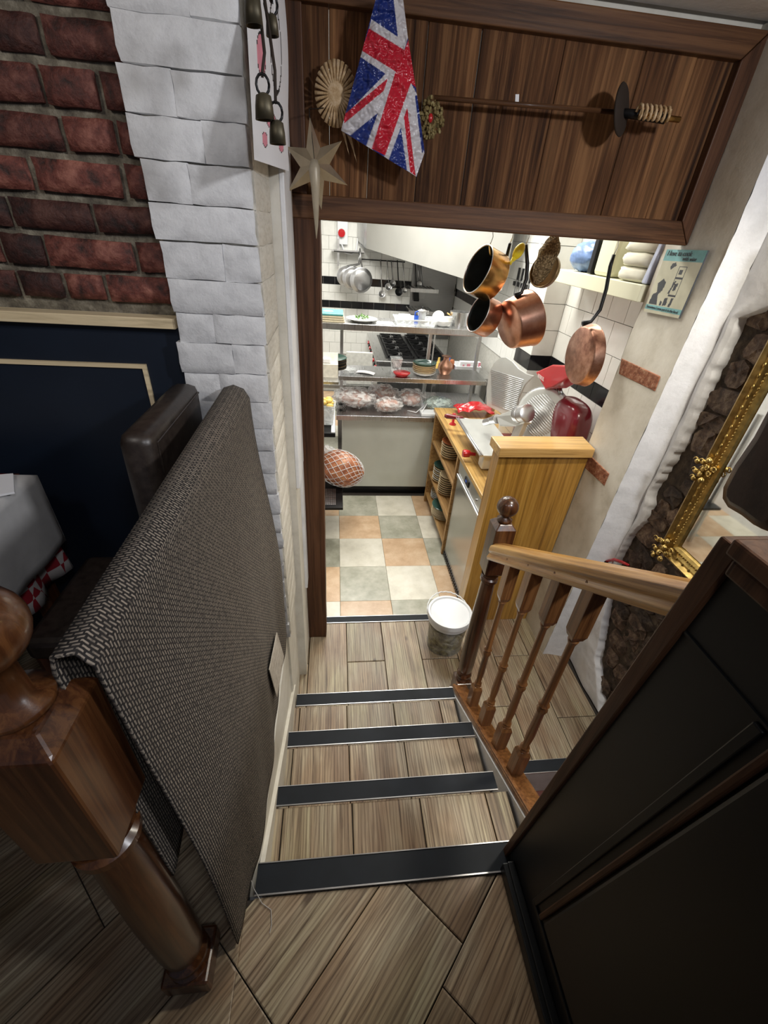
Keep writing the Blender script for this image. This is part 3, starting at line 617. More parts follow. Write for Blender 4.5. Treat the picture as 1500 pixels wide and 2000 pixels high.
# ================================================================== LEFT: chair, table
ch = empty('dining_chair', (-.44, 1.08, 0), 'dark leather high-backed dining chair behind the draped blanket', 'chair')
def cushion(mb, lo, hi, r=.02): mb.box(lo, hi)
obj('backrest', MB().prism([(-.475, .87, .40), (-.475, 1.28, .40), (-.462, 1.275, 1.105), (-.462, .885, 1.105)], (.075, 0, 0)), LEATHER, ch, bevel=.024, smooth=True)
obj('piping', MB().tube([(-.3995, .905, .45), (-.386, .91, 1.082), (-.386, 1.25, 1.082)], .0025, 6), LEATHER, ch)
obj('seat', MB().box((-.87, .88, .40), (-.47, 1.27, .48)), LEATHER, ch, bevel=.02)
for (x, y) in ((-.84, .9), (-.84, 1.25), (-.44, .9), (-.44, 1.25)): obj('leg', MB().lathe([(.014, 0), (.02, .41)], (x, y, 0), n=8), W_DARK, ch)
tb = empty('dining_table', (-1.15, .95, 0), 'square dining table under red gingham and white cloths, left edge', 'table')
obj('tabletop', MB().box((-1.53, .62, .80), (-.93, 1.22, .83)), W_DARK, tb)
for (x, y) in ((-1.45, .67), (-.98, .67), (-1.45, 1.17), (-.98, 1.17)): obj('leg', MB().box((x-.025, y-.025, 0), (x+.025, y+.025, .80)), W_DARK, tb)
def cloth(name, x0, x1, y0, y1, zt, drop, mat, label, fl=.02, ph=0):
    m = MB(); cx, cy = (x0+x1)/2, (y0+y1)/2
    def f(u, v_):
        x = (u*2-1); y = (v_*2-1); hx, hy = (x1-x0)/2, (y1-y0)/2
        ax, ay = abs(x)*(hx+drop), abs(y)*(hy+drop); dx, dy = max(0, ax-hx), max(0, ay-hy); d = max(dx, dy)
        px = math.copysign(min(ax, hx)+ (.006 if dx else 0), x); py = math.copysign(min(ay, hy)+(.006 if dy else 0), y)
        wv = fl*(d/drop)*math.sin(8*(px*9+py*9)/4+ph)
        if dx >= dy and dx > 0: px += math.copysign(abs(wv)+.0*d, x)
        elif dy > 0: py += math.copysign(abs(wv), y)
        return V((cx+px, cy+py, zt-d + (.001 if d == 0 else 0)))
    m.grid(f, 40, 40); o = obj(name, m, mat, smooth=True, solid=.003); return tag(o, label, 'tablecloth')
cloth('tablecloth', -1.54, -.935, .61, 1.20, .838, .36, GINGHAM, 'red and white gingham tablecloth showing below the white cloth', .045)
cloth('table_runner', -1.48, -.872, .50, 1.19, .850, .25, GINGHAM_W, 'plain white top cloth laid over the gingham, left edge', .008, 1)
tag(obj('napkin', MB().prism([(-.98, .98, .858), (-.84, 1.06, .858), (-.90, 1.16, .858), (-1.06, 1.12, .858)], (0, 0, .006)), PAPER), 'folded white napkin on the white tablecloth', 'napkin')
sp = MB().blob((-.915, 1.05, .870), (.024, .014, .004), 16, 8); sp.tube([(-.94, 1.05, .870), (-1.06, 1.04, .870)], .003, 6)
tag(obj('spoon', sp, ALU, smooth=True), 'small metal spoon end on the white napkin', 'spoon')

# ================================================================== BLACK PARTITION
pa = empty('panelled_partition', (.5, -.2, 0), 'black panelled half-height partition with brown edging at the right of the stairs', 'partition')
def ye(z): return .466 - .058*z                 # its far edge is out of plumb
obj('panel_board', MB().prism([(.5, -.9, -.18), (.5, ye(-.18), -.18), (.5, ye(1.19), 1.19), (.5, -.9, 1.19)], (.06, 0, 0)), BLACK_P, pa)
obj('edge_trim', MB().prism([(.492, ye(-.18)+.004, -.18), (.492, ye(1.2)+.004, 1.2), (.492, ye(1.2)-.030, 1.2), (.492, ye(-.18)-.014, -.18)], (.07, 0, 0)), W_FRAMEZ, pa, bevel=.003)
obj('top_cap', MB().box((.482, -.9, 1.19), (.585, ye(1.2)-.02, 1.214)), W_FRAMEZ, pa, bevel=.004)
obj('cap_moulding', MB().box((.486, -.9, 1.165), (.5, ye(1.2)-.03, 1.19)), W_FRAMEZ, pa, bevel=.004)
# inset field with a raised moulding
yb0, yb1 = .290, -.86; z0, z1 = .125, 1.04
mo = MB()
for a in (0,):
    mo.prism([(.494, ye(z0)-.135, z0), (.494, ye(z1)-.160, z1), (.494, ye(z1)-.175, z1), (.494, ye(z0)-.150, z0)], (.008, 0, 0))
    mo.prism([(.494, ye(z0)-.135, z0), (.494, ye(z0)-.135, z0-.012), (.494, yb1, z0-.012), (.494, yb1, z0)], (.008, 0, 0))
obj('panel_moulding', mo, BLACK_P, pa, bevel=.002)
obj('raised_field', MB().prism([(.488, ye(z0+.03)-.185, z0+.03), (.488, ye(z1)-.205, z1), (.488, yb1, z1), (.488, yb1, z0+.03)], (.014, 0, 0)), BLACK_P, pa, bevel=.008)
obj('panel_bead', MB().prism([(.488, ye(z0+.02)-.168, z0+.02), (.488, ye(z1)-.19, z1), (.488, ye(z1)-.202, z1), (.488, ye(z0+.02)-.180, z0+.02)], (.012, 0, 0)), W_FRAMEZ, pa, bevel=.003)
obj('joint_bead', MB().box((.497, -.9, 1.045), (.5, ye(1.05)-.03, 1.049)), BLACK_P, pa)
tag(obj('baseboard_right', MB().box((.468, -.9, .001), (.5, .425, .042)).box((.480, -.9, .042), (.5, .425, .05)), BLACK_P, bevel=.003), kind='structure')
lc = MB().prism([at(x, y, X=.60) for x, y in ((1530, 720), (1462, 850), (1425, 905), (1402, 950), (1400, 975), (1412, 995), (1440, 1012), (1462, 1030), (1485, 1045), (1530, 1030))], (.11, 0, 0))
lo = obj('leather_cushion', lc, LEATHER_B, bevel=.02, smooth=True, auto=60); tag(lo, 'creased brown leather cushion resting above the black partition', 'cushion')

# ================================================================== MIRROR
mr = empty('gilt_mirror', (1.47, 1.0, .36), 'large mirror in an ornate gilt frame hung on the rubble stone wall', 'mirror')
my0, my1, mz0, mz1 = .55, 1.41, .365, 1.60; fw = .085
obj('mirror_glass', MB().box((1.478, my0+fw, mz0+fw), (1.482, my1-fw, mz1-fw)), MIRROR, mr)
def frame_side(p0, p1, inward):
    p0, p1, inn = V(p0), V(p1), V(inward); prof = [(0, 0), (0, -.03), (.012, -.038), (.026, -.024), (.036, -.026), (.048, -.018), (.062, -.028), (.075, -.022), (.085, -.004), (.085, 0)]
    a = (p1-p0).normalized(); vs = []
    for P, s in ((p0, 1), (p1, -1)):
        for d, h in prof: vs.append(P + inn*d + a*s*d + V((h, 0, 0)))
    n = len(prof); return MB().add(vs, [(j, (j+1) % n, n+(j+1) % n, n+j) for j in range(n)] + [list(range(n))[::-1], list(range(n, 2*n))])
X0 = 1.492
for a, b, inn in (((X0, my1, mz0), (X0, my1, mz1), (0, -1, 0)), ((X0, my0, mz0), (X0, my0, mz1), (0, 1, 0)), ((X0, my0, mz0), (X0, my1, mz0), (0, 0, 1)), ((X0, my0, mz1), (X0, my1, mz1), (0, 0, -1))):
    s = obj('frame_side', frame_side(a, b, inn), GOLD, mr)
    bd_ = MB(); A, B, I = V(a), V(b), V(inn); Ln = (B-A).length; nb = int(Ln/.0125)
    for i in range(6, nb-5):
        p = A + (B-A)*(i/nb) + I*.055; p.x = X0-.024; q = (i % 2)*.003
        bd_.blob(p + I*q, (.005, .0052, .0052), 6, 4)
        if i % 3 == 0: bd_.blob(V((X0-.026, 0, 0)) + V((0, p.y, p.z)) - I*.024, (.004, .006, .009), 6, 4)
    obj('leaf_beading', bd_, GOLD, s, smooth=True)
def cartouche(y, z, sz, sd):
    m = MB(); r_ = random.Random(sd)
    for i in range(11):
        a = i*2.4; rr = sz*math.sqrt(i/11)
        m.blob((X0-.038-r_.uniform(0, .01), y+rr*math.cos(a)*.8, z+rr*math.sin(a)), (.011, sz*.20, sz*.20), 8, 6)
        p = V((X0-.046, y+rr*math.cos(a), z+rr*math.sin(a))); m.tube([p + V((0, math.cos(t)*sz*.24*(1-t/9), math.sin(t)*sz*.24*(1-t/9))) for t in [i*.6 for i in range(11)]], .0028, 5)
    return m
obj('corner_ornament', cartouche(my1-.028, mz0+.03, .062, 1), GOLD, mr, smooth=True)
obj('side_ornament', cartouche(my1-.025, .79, .058, 4), GOLD, mr, smooth=True)
obj('corner_ornament', cartouche(my0+.03, mz0+.03, .062, 2), GOLD, mr, smooth=True)
# secateurs
ts = empty('secateurs', at(1200, 1106, X=1.47), 'red-handled pliers on the stone wall behind the handrail', 'pliers')
P = lambda x, y, X=1.468: at(x, y, X=X)
obj('handle', MB().tube([P(1182, 1096), P(1200, 1093), P(1215, 1098), P(1228, 1104)], [.006, .009, .009, .006], 8), RED, ts, smooth=True)
obj('handle', MB().tube([P(1186, 1100, 1.475), P(1194, 1106, 1.475), P(1205, 1114, 1.475), P(1216, 1122, 1.475)], [.006, .008, .008, .006], 8), RED, ts, smooth=True)
obj('jaws', MB().tube([P(1185, 1098), P(1178, 1093), P(1174, 1090)], [.008, .012, .004], 8).tube([P(1185, 1099), P(1174, 1097), P(1165, 1096)], [.008, .011, .004], 8), IRON, ts, smooth=True)
tag(obj('red_tag', MB().tube([at(1137, 1152, X=1.45), at(1131, 1170, X=1.45), at(1125, 1188, X=1.45)], [.006, .012, .008], 10), RED, smooth=True), 'small red tag hanging on the wall under the handrail', 'tag')

# ================================================================== HANGINGS AROUND THE HATCH
# flag: grid at a real plane, crumpled; colours by the printed pattern
Z5 = lambda x, y: (450+x/3.3333, y/3.3333)
OUT = [(960, -60), (1120, -60), (1125, 0), (1155, 240), (1215, 620), (1265, 990), (1212, 1150), (720, 850), (850, 360), (905, 150), (945, 0)]
WHT = [[(1063, -60), (1125, -60), (1130, 0), (1157, 240), (1133, 325), (902, 185), (918, 125), (1090, 240), (1063, 0)],
       [(848, 322), (1080, 465), (1062, 520), (925, 975), (885, 950), (960, 735), (780, 882), (720, 850), (750, 745), (1010, 480), (845, 370)],
       [(1175, 538), (1217, 620), (1200, 625), (1262, 1000), (1210, 1150), (1150, 1110), (1110, 830), (1030, 1040), (1003, 1020)]]
BLU = [[(1200, 622), (1218, 640), (1268, 960), (1248, 1000)], [(1110, 830), (1150, 1108), (1030, 1045)]]
REDP = [[(902, 185), (1132, 325), (1160, 258), (1175, 270), (1212, 575), (1175, 540), (1008, 1012), (920, 968), (1076, 465), (855, 330)],
        [(1025, 510), (1000, 590), (742, 802), (735, 765), (742, 745)], [(1152, 700), (1130, 762), (1170, 1118), (1206, 1145), (1190, 1020)]]
def pip(p, poly):
    r = False; x, y = p
    for i in range(len(poly)):
        (a, b), (c, d) = poly[i], poly[i-1]
        if (b > y) != (d > y) and x < (c-a)*(y-b)/(d-b)+a: r = not r
    return r
fm = MB(); NX, NY = 150, 230; bx0, bx1, by0, by1 = 715, 1270, -60, 1155
def xr_(y):
    xs = []
    for i in range(len(OUT)):
        (a, b), (c, d) = OUT[i], OUT[i-1]
        if (b > y) != (d > y): xs.append((c-a)*(y-b)/(d-b)+a)
    return (min(xs), max(xs)) if len(xs) >= 2 else (1211, 1213)
def fflag(u, v_):
    y = by0+(by1-by0)*min(max(v_, .001), .999); a, b = xr_(y); x = a+(b-a)*u; p = at(*Z5(x, y), Y=1.82)
    d = .010*noise.noise(V((x/60, y/60, 0))) + .006*noise.noise(V((x/22, y/25, 3))) + .012*math.sin(x/90)
    return p + (p-EYE).normalized()*d
def mflag(u, v_):
    y = by0+(by1-by0)*v_; a, b = xr_(y); q = (a+(b-a)*u, y)
    for pl in REDP:
        if pip(q, pl): return 1
    for pl in BLU:
        if pip(q, pl): return 0
    for pl in WHT:
        if pip(q, pl): return 2
    return 0
fm.grid(fflag, NX, NY, mfn=mflag)
tag(obj('bunting_flag', fm, [F_BLUE, F_RED, F_WHITE], smooth=True), 'crumpled plastic union flag hanging from the ceiling in front of the hatch', 'flag')
# star
sc_ = at(615, 322, Y=1.80); star = MB()
tips = [(605, 228), (668, 275), (679, 362), (628, 410), (562, 374), (559, 286)]
n = len(tips); cen = V(sc_) + V((0, -.035, 0)); bc = V(sc_) + V((0, .02, 0)); T = [V(at(x, y, Y=1.80)) for x, y in tips]; In = []
for i in range(n):
    m_ = (T[i]+T[(i+1) % n])/2; In.append(V(sc_)+(m_-V(sc_)).normalized()*.048)
vs = [cen, bc] + T + In
fs = []
for i in range(n):
    t_, a, b = 2+i, 2+n+i, 2+n+(i-1) % n; fs += [(0, t_, a), (0, b, t_), (1, a, t_), (1, t_, b)]
tag(obj('hanging_star', star.add(vs, fs), PEWTER), 'antique metallic six-pointed star hanging at the left of the hatch', 'star')
obj('hook_wire', MB().tube([at(605, 230, Y=1.80), at(604, 213, Y=1.82), at(632, 211, Y=1.88)], .0015, 5), IRON, bpy.data.objects['hanging_star'])
obj('string', MB().tube([at(614, 312, Y=1.755), at(604, 213, Y=1.82)], .001, 5), IRON, bpy.data.objects['hanging_star'])
hn = [at(614, 312, Y=1.755), at(614, 330, Y=1.752), at(616, 365, Y=1.755), at(617, 400, Y=1.76), at(618, 440, Y=1.765), at(618, 466, Y=1.77)]
tag(obj('hanging_horn', MB().tube(hn, [.010, .019, .014, .011, .006, .001], 12), plain('bone', (.42, .36, .26), .4, .1, .2, 12), smooth=True), 'long pale tapering horn hanging in front of the star', 'horn')
# rosette (straw plate) and tails
rc = V(at(656, 185, Y=1.885)); rosm = MB()
rosm.blob(rc+V((0, -.004, 0)), (.028, .006, .032), 24, 12)
ro = empty('straw_rosette', rc, 'round pale straw rosette with tails hanging left of the flag', 'rosette')
obj('centre_disc', rosm, STRAW, ro, smooth=True)
pl = MB()
for i in range(30):
    a = 2*math.pi*i/30; pl.tube([rc+V((math.cos(a)*.024, -.004, math.sin(a)*.024)), rc+V((math.cos(a)*.066, -.001+.003*(i % 2), math.sin(a)*.080))], [.003, .0065], 5)
obj('pleated_rim', pl, STRAW, ro, smooth=True)
tl = MB()
for k_, (x1, y1) in enumerate(((682, 303), (691, 297), (697, 318), (703, 287))): tl.prism([at(659+k_*5, 228, Y=1.885), at(668+k_*5, 228, Y=1.885), at(x1, y1, Y=1.885)], (0, .002, 0))
obj('ribbon_tail', tl, STRAW, ro)
# wreath
wc = V(at(842, 232, Y=1.885)); wr = MB(); r_ = random.Random(2)
for i in range(150):
    a = r_.uniform(0, 6.28); rr = r_.uniform(.014, .042); wr.blob(wc+V((math.cos(a)*rr, r_.uniform(-.012, .004), math.sin(a)*rr*1.25)), (.006, .006, .006), 6, 4, mi=0)
we = empty('dried_wreath', wc, 'small dried wreath hanging right of the flag', 'wreath')
obj('twig_ring', wr, mottled('wreath_mix', (.06, .04, .01), (.25, .18, .06), (.5, .42, .2), 60, .8, .4, .3), we); obj('red_berry', MB().blob(wc+V((-.004, -.01, .0)), (.008, .006, .012), 10, 8), RED, we, smooth=True)
# rod with rope, felt disc
rd = empty('hanging_rod', at(1080, 210, Y=1.87), 'wooden rod with a rope-wrapped brass end across the hatch', 'rod')
obj('rod', MB().tube([at(848, 191, Y=1.875), at(1205, 219, Y=1.86)], .007, 8), W_FRAME, rd, smooth=True)
obj('brass_tip', MB().tube([at(1262, 226, Y=1.83), at(1327, 234, Y=1.83)], .0085, 10), BRASS, rd, smooth=True)
obj('grip', MB().tube([at(1205, 219, Y=1.86), at(1300, 231, Y=1.83)], [.012, .016], 10), IRON, rd, smooth=True)
rp = MB(); A_, B_ = at(1245, 222, Y=1.82), at(1308, 229, Y=1.81)
rp.tube([A_+(B_-A_)*(i/60)+V((0, math.cos(i*.75)*.012, math.sin(i*.75)*.018+.006)) for i in range(61)], .0045, 6); obj('rope', rp, STRAW, rd, smooth=True)
dc = V(at(1214, 215, Y=1.84)); dax = iv(1214, 215, .93, .25, .28)
tag(obj('felt_disc', MB().lathe([(.001, -.004), (.066, -.004), (.070, 0), (.066, .004), (.001, .004)], dc, dax, 28), DARKOBJ, smooth=True), 'dark brown disc hanging edge-on beside the rope-wrapped rod', 'disc')
tag(obj('paper_tag', MB().prism([at(1007, 184, Y=1.865), at(1014, 184, Y=1.865), at(1013, 204, Y=1.865), at(1006, 203, Y=1.865)], (0, .002, 0)), PAPER), 'tiny white tag on the rod across the hatch', 'tag')
# drawing on the jamb + cowbells
dr = MB(); dq = [at(478, -30, X=-.178), at(553, -30, X=-.145), at(568, 335, X=-.132), at(497, 312, X=-.165)]
def fdr(u, v_):
    a = dq[0].lerp(dq[1], u); b = dq[3].lerp(dq[2], u); p = a.lerp(b, v_); return p + V((.006*math.sin(v_*5)*u, 0, 0))
FIG = [((.25, .38), (.10, .13), 1), ((.62, .33), (.16, .26), 2), ((.45, .74), (.14, .05), 1), ((.26, .86), (.07, .045), 1), ((.74, .87), (.09, .035), 1), ((.62, .52), (.07, .06), 3)]
def mdr(u, v_):
    for (cx, cy), (a, b), m_ in FIG:
        d = ((u-cx)/a)**2+((v_-cy)/b)**2
        if d < 1: return 4 if d > .80 else (0 if m_ == 2 else m_)
    return 0
dr.grid(fdr, 50, 120, mfn=mdr)
tag(obj('childs_drawing', dr, [PAPER, PINK, PAPER, PURPLE, INK], solid=.0006), "child's pink and purple figure drawing on white paper on the door jamb", 'drawing')
def bell(px, py, X, ln, r, lab, cordtop, ry=0):
    top = V(at(px, py, X=X)); e = empty('cowbell', top, lab, 'cowbell', 'cowbells hanging by the drawing')
    obj('bell_body', MB().lathe([(.3*r, 0), (.85*r, -.004), (r, -ln*.5), (1.08*r, -ln), (1.0*r, -ln), (.9*r, -ln*.4), (.3*r, -.012)], top, (0, 0, 1), 16, sx=.75), BRONZE_D, e, smooth=True)
    obj('loop', MB().tube([top+V((math.cos(t)*.011, 0, math.sin(t)*.014+.010)) for t in [i*.524 for i in range(13)]], .0022, 6), IRON, e, smooth=True)
    obj('cord', MB().tube([top+V((0, 0, .022)), top.lerp(V(cordtop), .4)+V((.006, 0, 0)), V(cordtop)], .0028, 6), DARKOBJ, e, smooth=True)
BRONZE_D = plain('tarnished_bronze', (.10, .085, .055), .5, .7, .3, 20)
bell(514, 181, -.125, .036, .018, 'larger rusty cowbell hanging in front of the drawing', at(503, -20, X=-.13))
bell(540, 234, -.105, .034, .016, 'lower dark cowbell hanging by the star', at(514, -20, X=-.12))
bell(492, -12, -.135, .036, .016, 'topmost cowbell at the upper edge, on the left cord', at(492, -60, X=-.135))
bell(530, 26, -.110, .028, .012, 'small tilted cowbell near the top right of the drawing', at(515, -30, X=-.12))

# poster on the reveal wall
po = empty('wall_poster', at(1317, 551, X=1.39), 'cream and teal printed tin sign with a woman cooking, on the reveal wall', 'sign')
pq = [at(1303, 487, X=1.395), at(1383, 489, X=1.395), at(1325, 622, X=1.395), at(1257, 608, X=1.395)]
def fpo(u, v_): return pq[0].lerp(pq[1], u).lerp(pq[3].lerp(pq[2], u), v_)
SH = [(2, [(.10, .52), (.22, .44), (.32, .50), (.30, .62), (.22, .70), (.30, .86), (.05, .86), (.08, .70), (.17, .66)]), (2, [(.30, .20), (.38, .19), (.42, .24), (.36, .26), (.30, .30), (.27, .26)]),
      (2, [(.53, .46), (.57, .46), (.50, .66), (.46, .66)]), (2, [(.50, .24), (.68, .24), (.68, .25), (.50, .25)]), (2, [(.50, .24), (.515, .24), (.515, .70), (.50, .70)]), (2, [(.68, .24), (.695, .24), (.695, .70), (.68, .70)]),
      (2, [(.50, .40), (.695, .40), (.695, .43), (.50, .43)]), (2, [(.50, .67), (.695, .67), (.695, .70), (.50, .70)]), (2, [(.55, .50), (.64, .49), (.63, .60), (.56, .61)]), (2, [(.55, .29), (.63, .29), (.63, .36), (.55, .36)]),
      (2, [(.44, .74), (.52, .72), (.55, .84), (.45, .86)]), (2, [(.62, .72), (.68, .72), (.66, .86), (.60, .86)]), (2, [(.36, .78), (.42, .80), (.42, .86), (.36, .86)]), (0, [(.12, .74), (.20, .70), (.22, .84), (.16, .84)])]
def mpo(u, v_):
    if v_ < .17 or .87 < v_ < .95: return 1
    if v_ > .95: return 0
    for m_, pl in SH:
        if pip((u, v_), pl): return m_
    return 0
obj('printed_face', MB().grid(fpo, 70, 100, mfn=mpo), [P_CREAM, P_TEAL, P_DARK], po)
obj('tin_back', MB().prism([p+V((.001, 0, 0)) for p in pq], (.006, 0, 0)), P_DARK, po)
xd = (pq[1]-pq[0]).normalized(); yd = (pq[0]-pq[3]).normalized(); nn = V((-.0012, 0, 0))
text('lettering', 'I love to cook', fpo(.06, .09)+nn, xd, yd, .026, P_DARK, po, shear=.2); text('lettering', 'with wine', fpo(.50, .155)+nn, xd, yd, .020, P_DARK, po, shear=.2)
text('lettering', 'Sometimes I even put it in the food', fpo(.04, .925)+nn, xd, yd, .0145, P_DARK, po)

#KITCHEN
# ================================================================== KITCHEN
TM = {}
def tile(parent, lo, hi, mat, name='tile'):
    lo, hi = V(lo), V(hi); s = hi-lo
    if mat.name not in TM:
        m = MB(); m.box((-.5, -.5, -.5), (.5, .5, .5)); me = bpy.data.meshes.new('tile'); me.from_pydata([tuple(p) for p in m.v], [], m.f); me.materials.append(mat); TM[mat.name] = me
    o = bpy.data.objects.new(name, TM[mat.name]); C.collection.objects.link(o); o.parent = parent; o.scale = s; o.location = (lo+hi)/2 - wloc(parent)
    r = random.uniform; o.rotation_euler = (r(-.006, .006), r(-.006, .006), r(-.006, .006)); return o
g = .0018
# back wall
kb = obj('wall_back', MB().box((-1.5, 7.512, -.95), (2.2, 7.62, 2.45)), T_GROUT); tag(kb, kind='structure')
rows = [(-.27, -.09, 0), (-.09, .08, 0), (.08, .255, 0), (.255, .43, 0), (.43, .533, 1), (.533, .648, 0), (.648, .758, 0), (.758, .863, 1), (.863, 1.04, 0), (1.04, 1.215, 0), (1.215, 1.39, 0), (1.39, 1.565, 0), (1.565, 1.74, 0)]
for i, (z0, z1, bk) in enumerate(rows):
    x = -.62 + (i % 2)*.088
    while x < 1.86: tile(kb, (x+g, 7.50, z0+g), (min(x+.176, 1.9)-g, 7.516, z1-g), TILE_K if bk else TILE_W); x += .176
# right wall near bay
rz = [(-.15, .015, 0), (.015, .187, 0), (.187, .36, 0), (.36, .53, 0), (.53, .70, 0), (.70, .806, 1), (.806, .98, 0), (.98, 1.151, 0), (1.151, 1.322, 0), (1.322, 1.49, 0), (1.49, 1.66, 0)]
kr = obj('wall_right', MB().box((1.592, 2.055, -.95), (1.72, 3.13, 2.45)), T_GROUT); tag(kr, kind='structure')
for i, (z0, z1, bk) in enumerate(rz):
    y = 2.06 - (0.09 if i % 2 else 0)
    while y < 3.12: tile(kr, (1.58, max(y, 2.06)+g, z0+g), (1.596, min(y+.176, 3.13)-g, z1-g), TILE_K if bk else TILE_W); y += .176
kp = obj('wall_pier', MB().box((1.432, 3.142, -.95), (1.95, 3.42, 2.45)), T_GROUT); tag(kp, kind='structure')
for z0, z1, bk in rz:
    tile(kp, (1.42+g, 3.13, z0+g), (1.58-g, 3.146, z1-g), TILE_K if bk else TILE_W)
    for y in (3.13, 3.30): tile(kp, (1.42, y+g, z0+g), (1.436, min(y+.176, 3.43)-g, z1-g), TILE_K if bk else TILE_W)
kf = obj('wall_right', MB().box((1.912, 3.42, -.95), (2.05, 7.6, 2.45)), T_GROUT); tag(kf, kind='structure')
for i, (z0, z1, bk) in enumerate(rz[3:]):
    y = 3.43 + (i % 2)*.088
    while y < 7.4: tile(kf, (1.90, y+g, z0+g), (1.916, y+.176-g, z1-g), TILE_K if bk else TILE_W); y += .176
tag(obj('wall_kitchen_left', MB().box((-1.5, 2.05, -.95), (-1.4, 7.6, 2.45)), PLASTER_W), kind='structure')

# oak end panel, worktop, shelf unit, fridge
ep = empty('oak_end_panel', (1.1, 2.04, ZL), 'tall golden oak end panel with a thick cap at the right of the doorway', 'panel')
obj('panel_board', MB().prism([(.868, 2.0, .55), (.848, 2.0, ZL), (1.335, 2.0, ZL), (1.375, 2.0, .55)], (0, .10, 0)), W_OAK, ep, bevel=.003)
obj('cap', MB().prism([(.845, 1.955, .55), (1.372, 1.965, .55), (1.388, 2.135, .55), (.846, 2.115, .55)], (0, 0, .052)), W_OAKX, ep, bevel=.004)
wt = obj('worktop', MB().box((.945, 2.105, .075), (1.575, 3.93, .11)), W_OAKY, bevel=.003); tag(wt, 'oak worktop carrying the red meat slicer', 'worktop')
su = empty('plate_shelf', (1.1, 3.4, ZK), 'open oak shelf unit full of stacked plates under the worktop', 'shelf')
for y in (2.945, 3.845): obj('side_board', MB().box((.95, y-.0, ZK), (1.35, y+.03, .07)), W_SHELF, su, bevel=.002)
for z in (-.19, -.53, -.78): obj('shelf', MB().box((.953, 2.98, z-.025), (1.34, 3.843, z)), W_SHELF, su, bevel=.002)
obj('back_board', MB().box((1.34, 2.95, ZK), (1.35, 3.86, .07)), W_SHELF, su)
fr = empty('undercounter_fridge', (1.2, 2.52, ZK), 'grey steel undercounter fridge between the oak panel and the shelf unit', 'fridge')
obj('body', MB().box((.985, 2.12, ZK+.04), (1.5, 2.93, .06)), STEEL_D, fr)
dd = obj('door', MB().box((.965, 2.125, ZK+.09), (.984, 2.925, -.085)), plain('fridge_steel', (.46, .45, .42), .22, .75, .05, 4), fr, bevel=.004)
obj('handle', MB().box((.950, 2.14, -.080), (.984, 2.91, -.055)), ALU, fr, bevel=.004)
cp = obj('control_panel', MB().box((.962, 2.125, -.05), (.984, 2.925, .055)), STEEL, fr, bevel=.003)
obj('switch', MB().box((.954, 2.62, -.02), (.963, 2.72, .025)), IRON, cp, bevel=.002); obj('indicator', MB().box((.952, 2.66, -.004), (.955, 2.69, .012)), BLUE, cp); obj('lock', MB().lathe([(.009, 0), (.009, .01), (.001, .01)], (.963, 2.42, 0), (-1, 0, 0), 12), ALU, cp)
vg = MB()
for i in range(26): vg.box((.958, 2.13+i*.031, ZK+.02), (.966, 2.148+i*.031, ZK+.06))
obj('vent_slots', vg, IRON, fr); obj('plinth', MB().box((.966, 2.12, ZK), (1.5, 2.93, ZK+.085)), STEEL, fr)
def lathe_thing(name, c, prof, mat, label, cat, group=None, n=28, axis=(0, 0, 1), smooth=True, mat2=None):
    o = obj(name, MB().lathe(prof, c, axis, n), mat, org=c, smooth=smooth, auto=45); return tag(o, label, cat, group)
def bowlprof(r, h, t=.004): return [(r*.45, 0), (r*.5, .0), (r*.85, h*.45), (r, h), (r-t, h), (r*.8, h*.5), (r*.4, .006), (.001, .006)]
def plateprof(r, h): return [(r*.55, 0), (r*.6, 0), (r*.98, h), (r, h), (r*.97, h+.002), (r*.6, .004), (.001, .004)]
ORD = ['bottom', 'second from the bottom', 'third from the bottom', 'fourth from the bottom', 'fifth from the bottom', 'sixth from the bottom', 'seventh from the bottom', 'eighth from the bottom', 'ninth from the bottom', 'tenth from the bottom']
def stack(name, c, n, r, h, step, mats, labels, cat, group, prof=bowlprof):
    first = {}
    for i in range(n):
        m = mats[-1] if i == n-1 else mats[i % max(1, len(mats)-1)]
        p = V((c[0]+random.uniform(-.002, .002), c[1]+random.uniform(-.002, .002), c[2]+i*step+.0005*i))
        lab = labels[1] if i == n-1 else labels[0].replace('@', ORD[i])
        if m.name in first: o = dup(first[m.name], p, lab)
        else: o = lathe_thing(name, p, prof(r, h), m, lab, cat, group); first[m.name] = o
    return o
s_ = lambda x, y, Z: V(at(x, y, Z=Z))
stack('dish', (1.045, 3.47, -.19), 7, .095, .034, .021, [CREAMG, TERRA], ['cream dish, @ in the stack on the top shelf', 'terracotta dish topmost of its stack on the top shelf of the oak unit'], 'dish', 'terracotta dishes in the oak unit')
stack('dish', (1.045, 3.64, -.53), 8, .095, .030, .021, [CREAMG, WHITE, GREEN_G], ['pale dish, @ in the green-topped stack on the middle shelf', 'dark green dish topmost of its stack on the middle shelf'], 'dish', 'green-topped stack on the middle shelf')
stack('dish', (1.045, 3.40, -.53), 9, .090, .028, .021, [CREAMG, CREAMG], ['cream dish, @ in the near stack on the middle shelf', 'cream dish topmost of the near stack on the middle shelf'], 'dish', 'near stack on the middle shelf')
stack('plate', (1.06, 3.40, -.78), 8, .135, .022, .014, [CREAMG, CREAMG, GREEN_G], ['cream-edged plate, @ in the stack on the lowest shelf', 'green plate topmost of the stack on the lowest shelf'], 'plate', 'plates on the lowest shelf', plateprof)
stack('bowl', (1.10, 3.38, -.66), 4, .085, .03, .014, [WHITE, WHITE], ['white bowl, @ in the pile on the green plates', 'white bowl topmost on the green plates of the lowest shelf'], 'bowl', 'white bowls on the lowest shelf')
stack('dish', (1.06, 3.72, -.78), 5, .08, .026, .019, [WHITE, CREAMG], ['small pale dish, @ in the far stack on the lowest shelf', 'small cream dish topmost of the far stack on the lowest shelf'], 'dish', 'far stack on the lowest shelf')

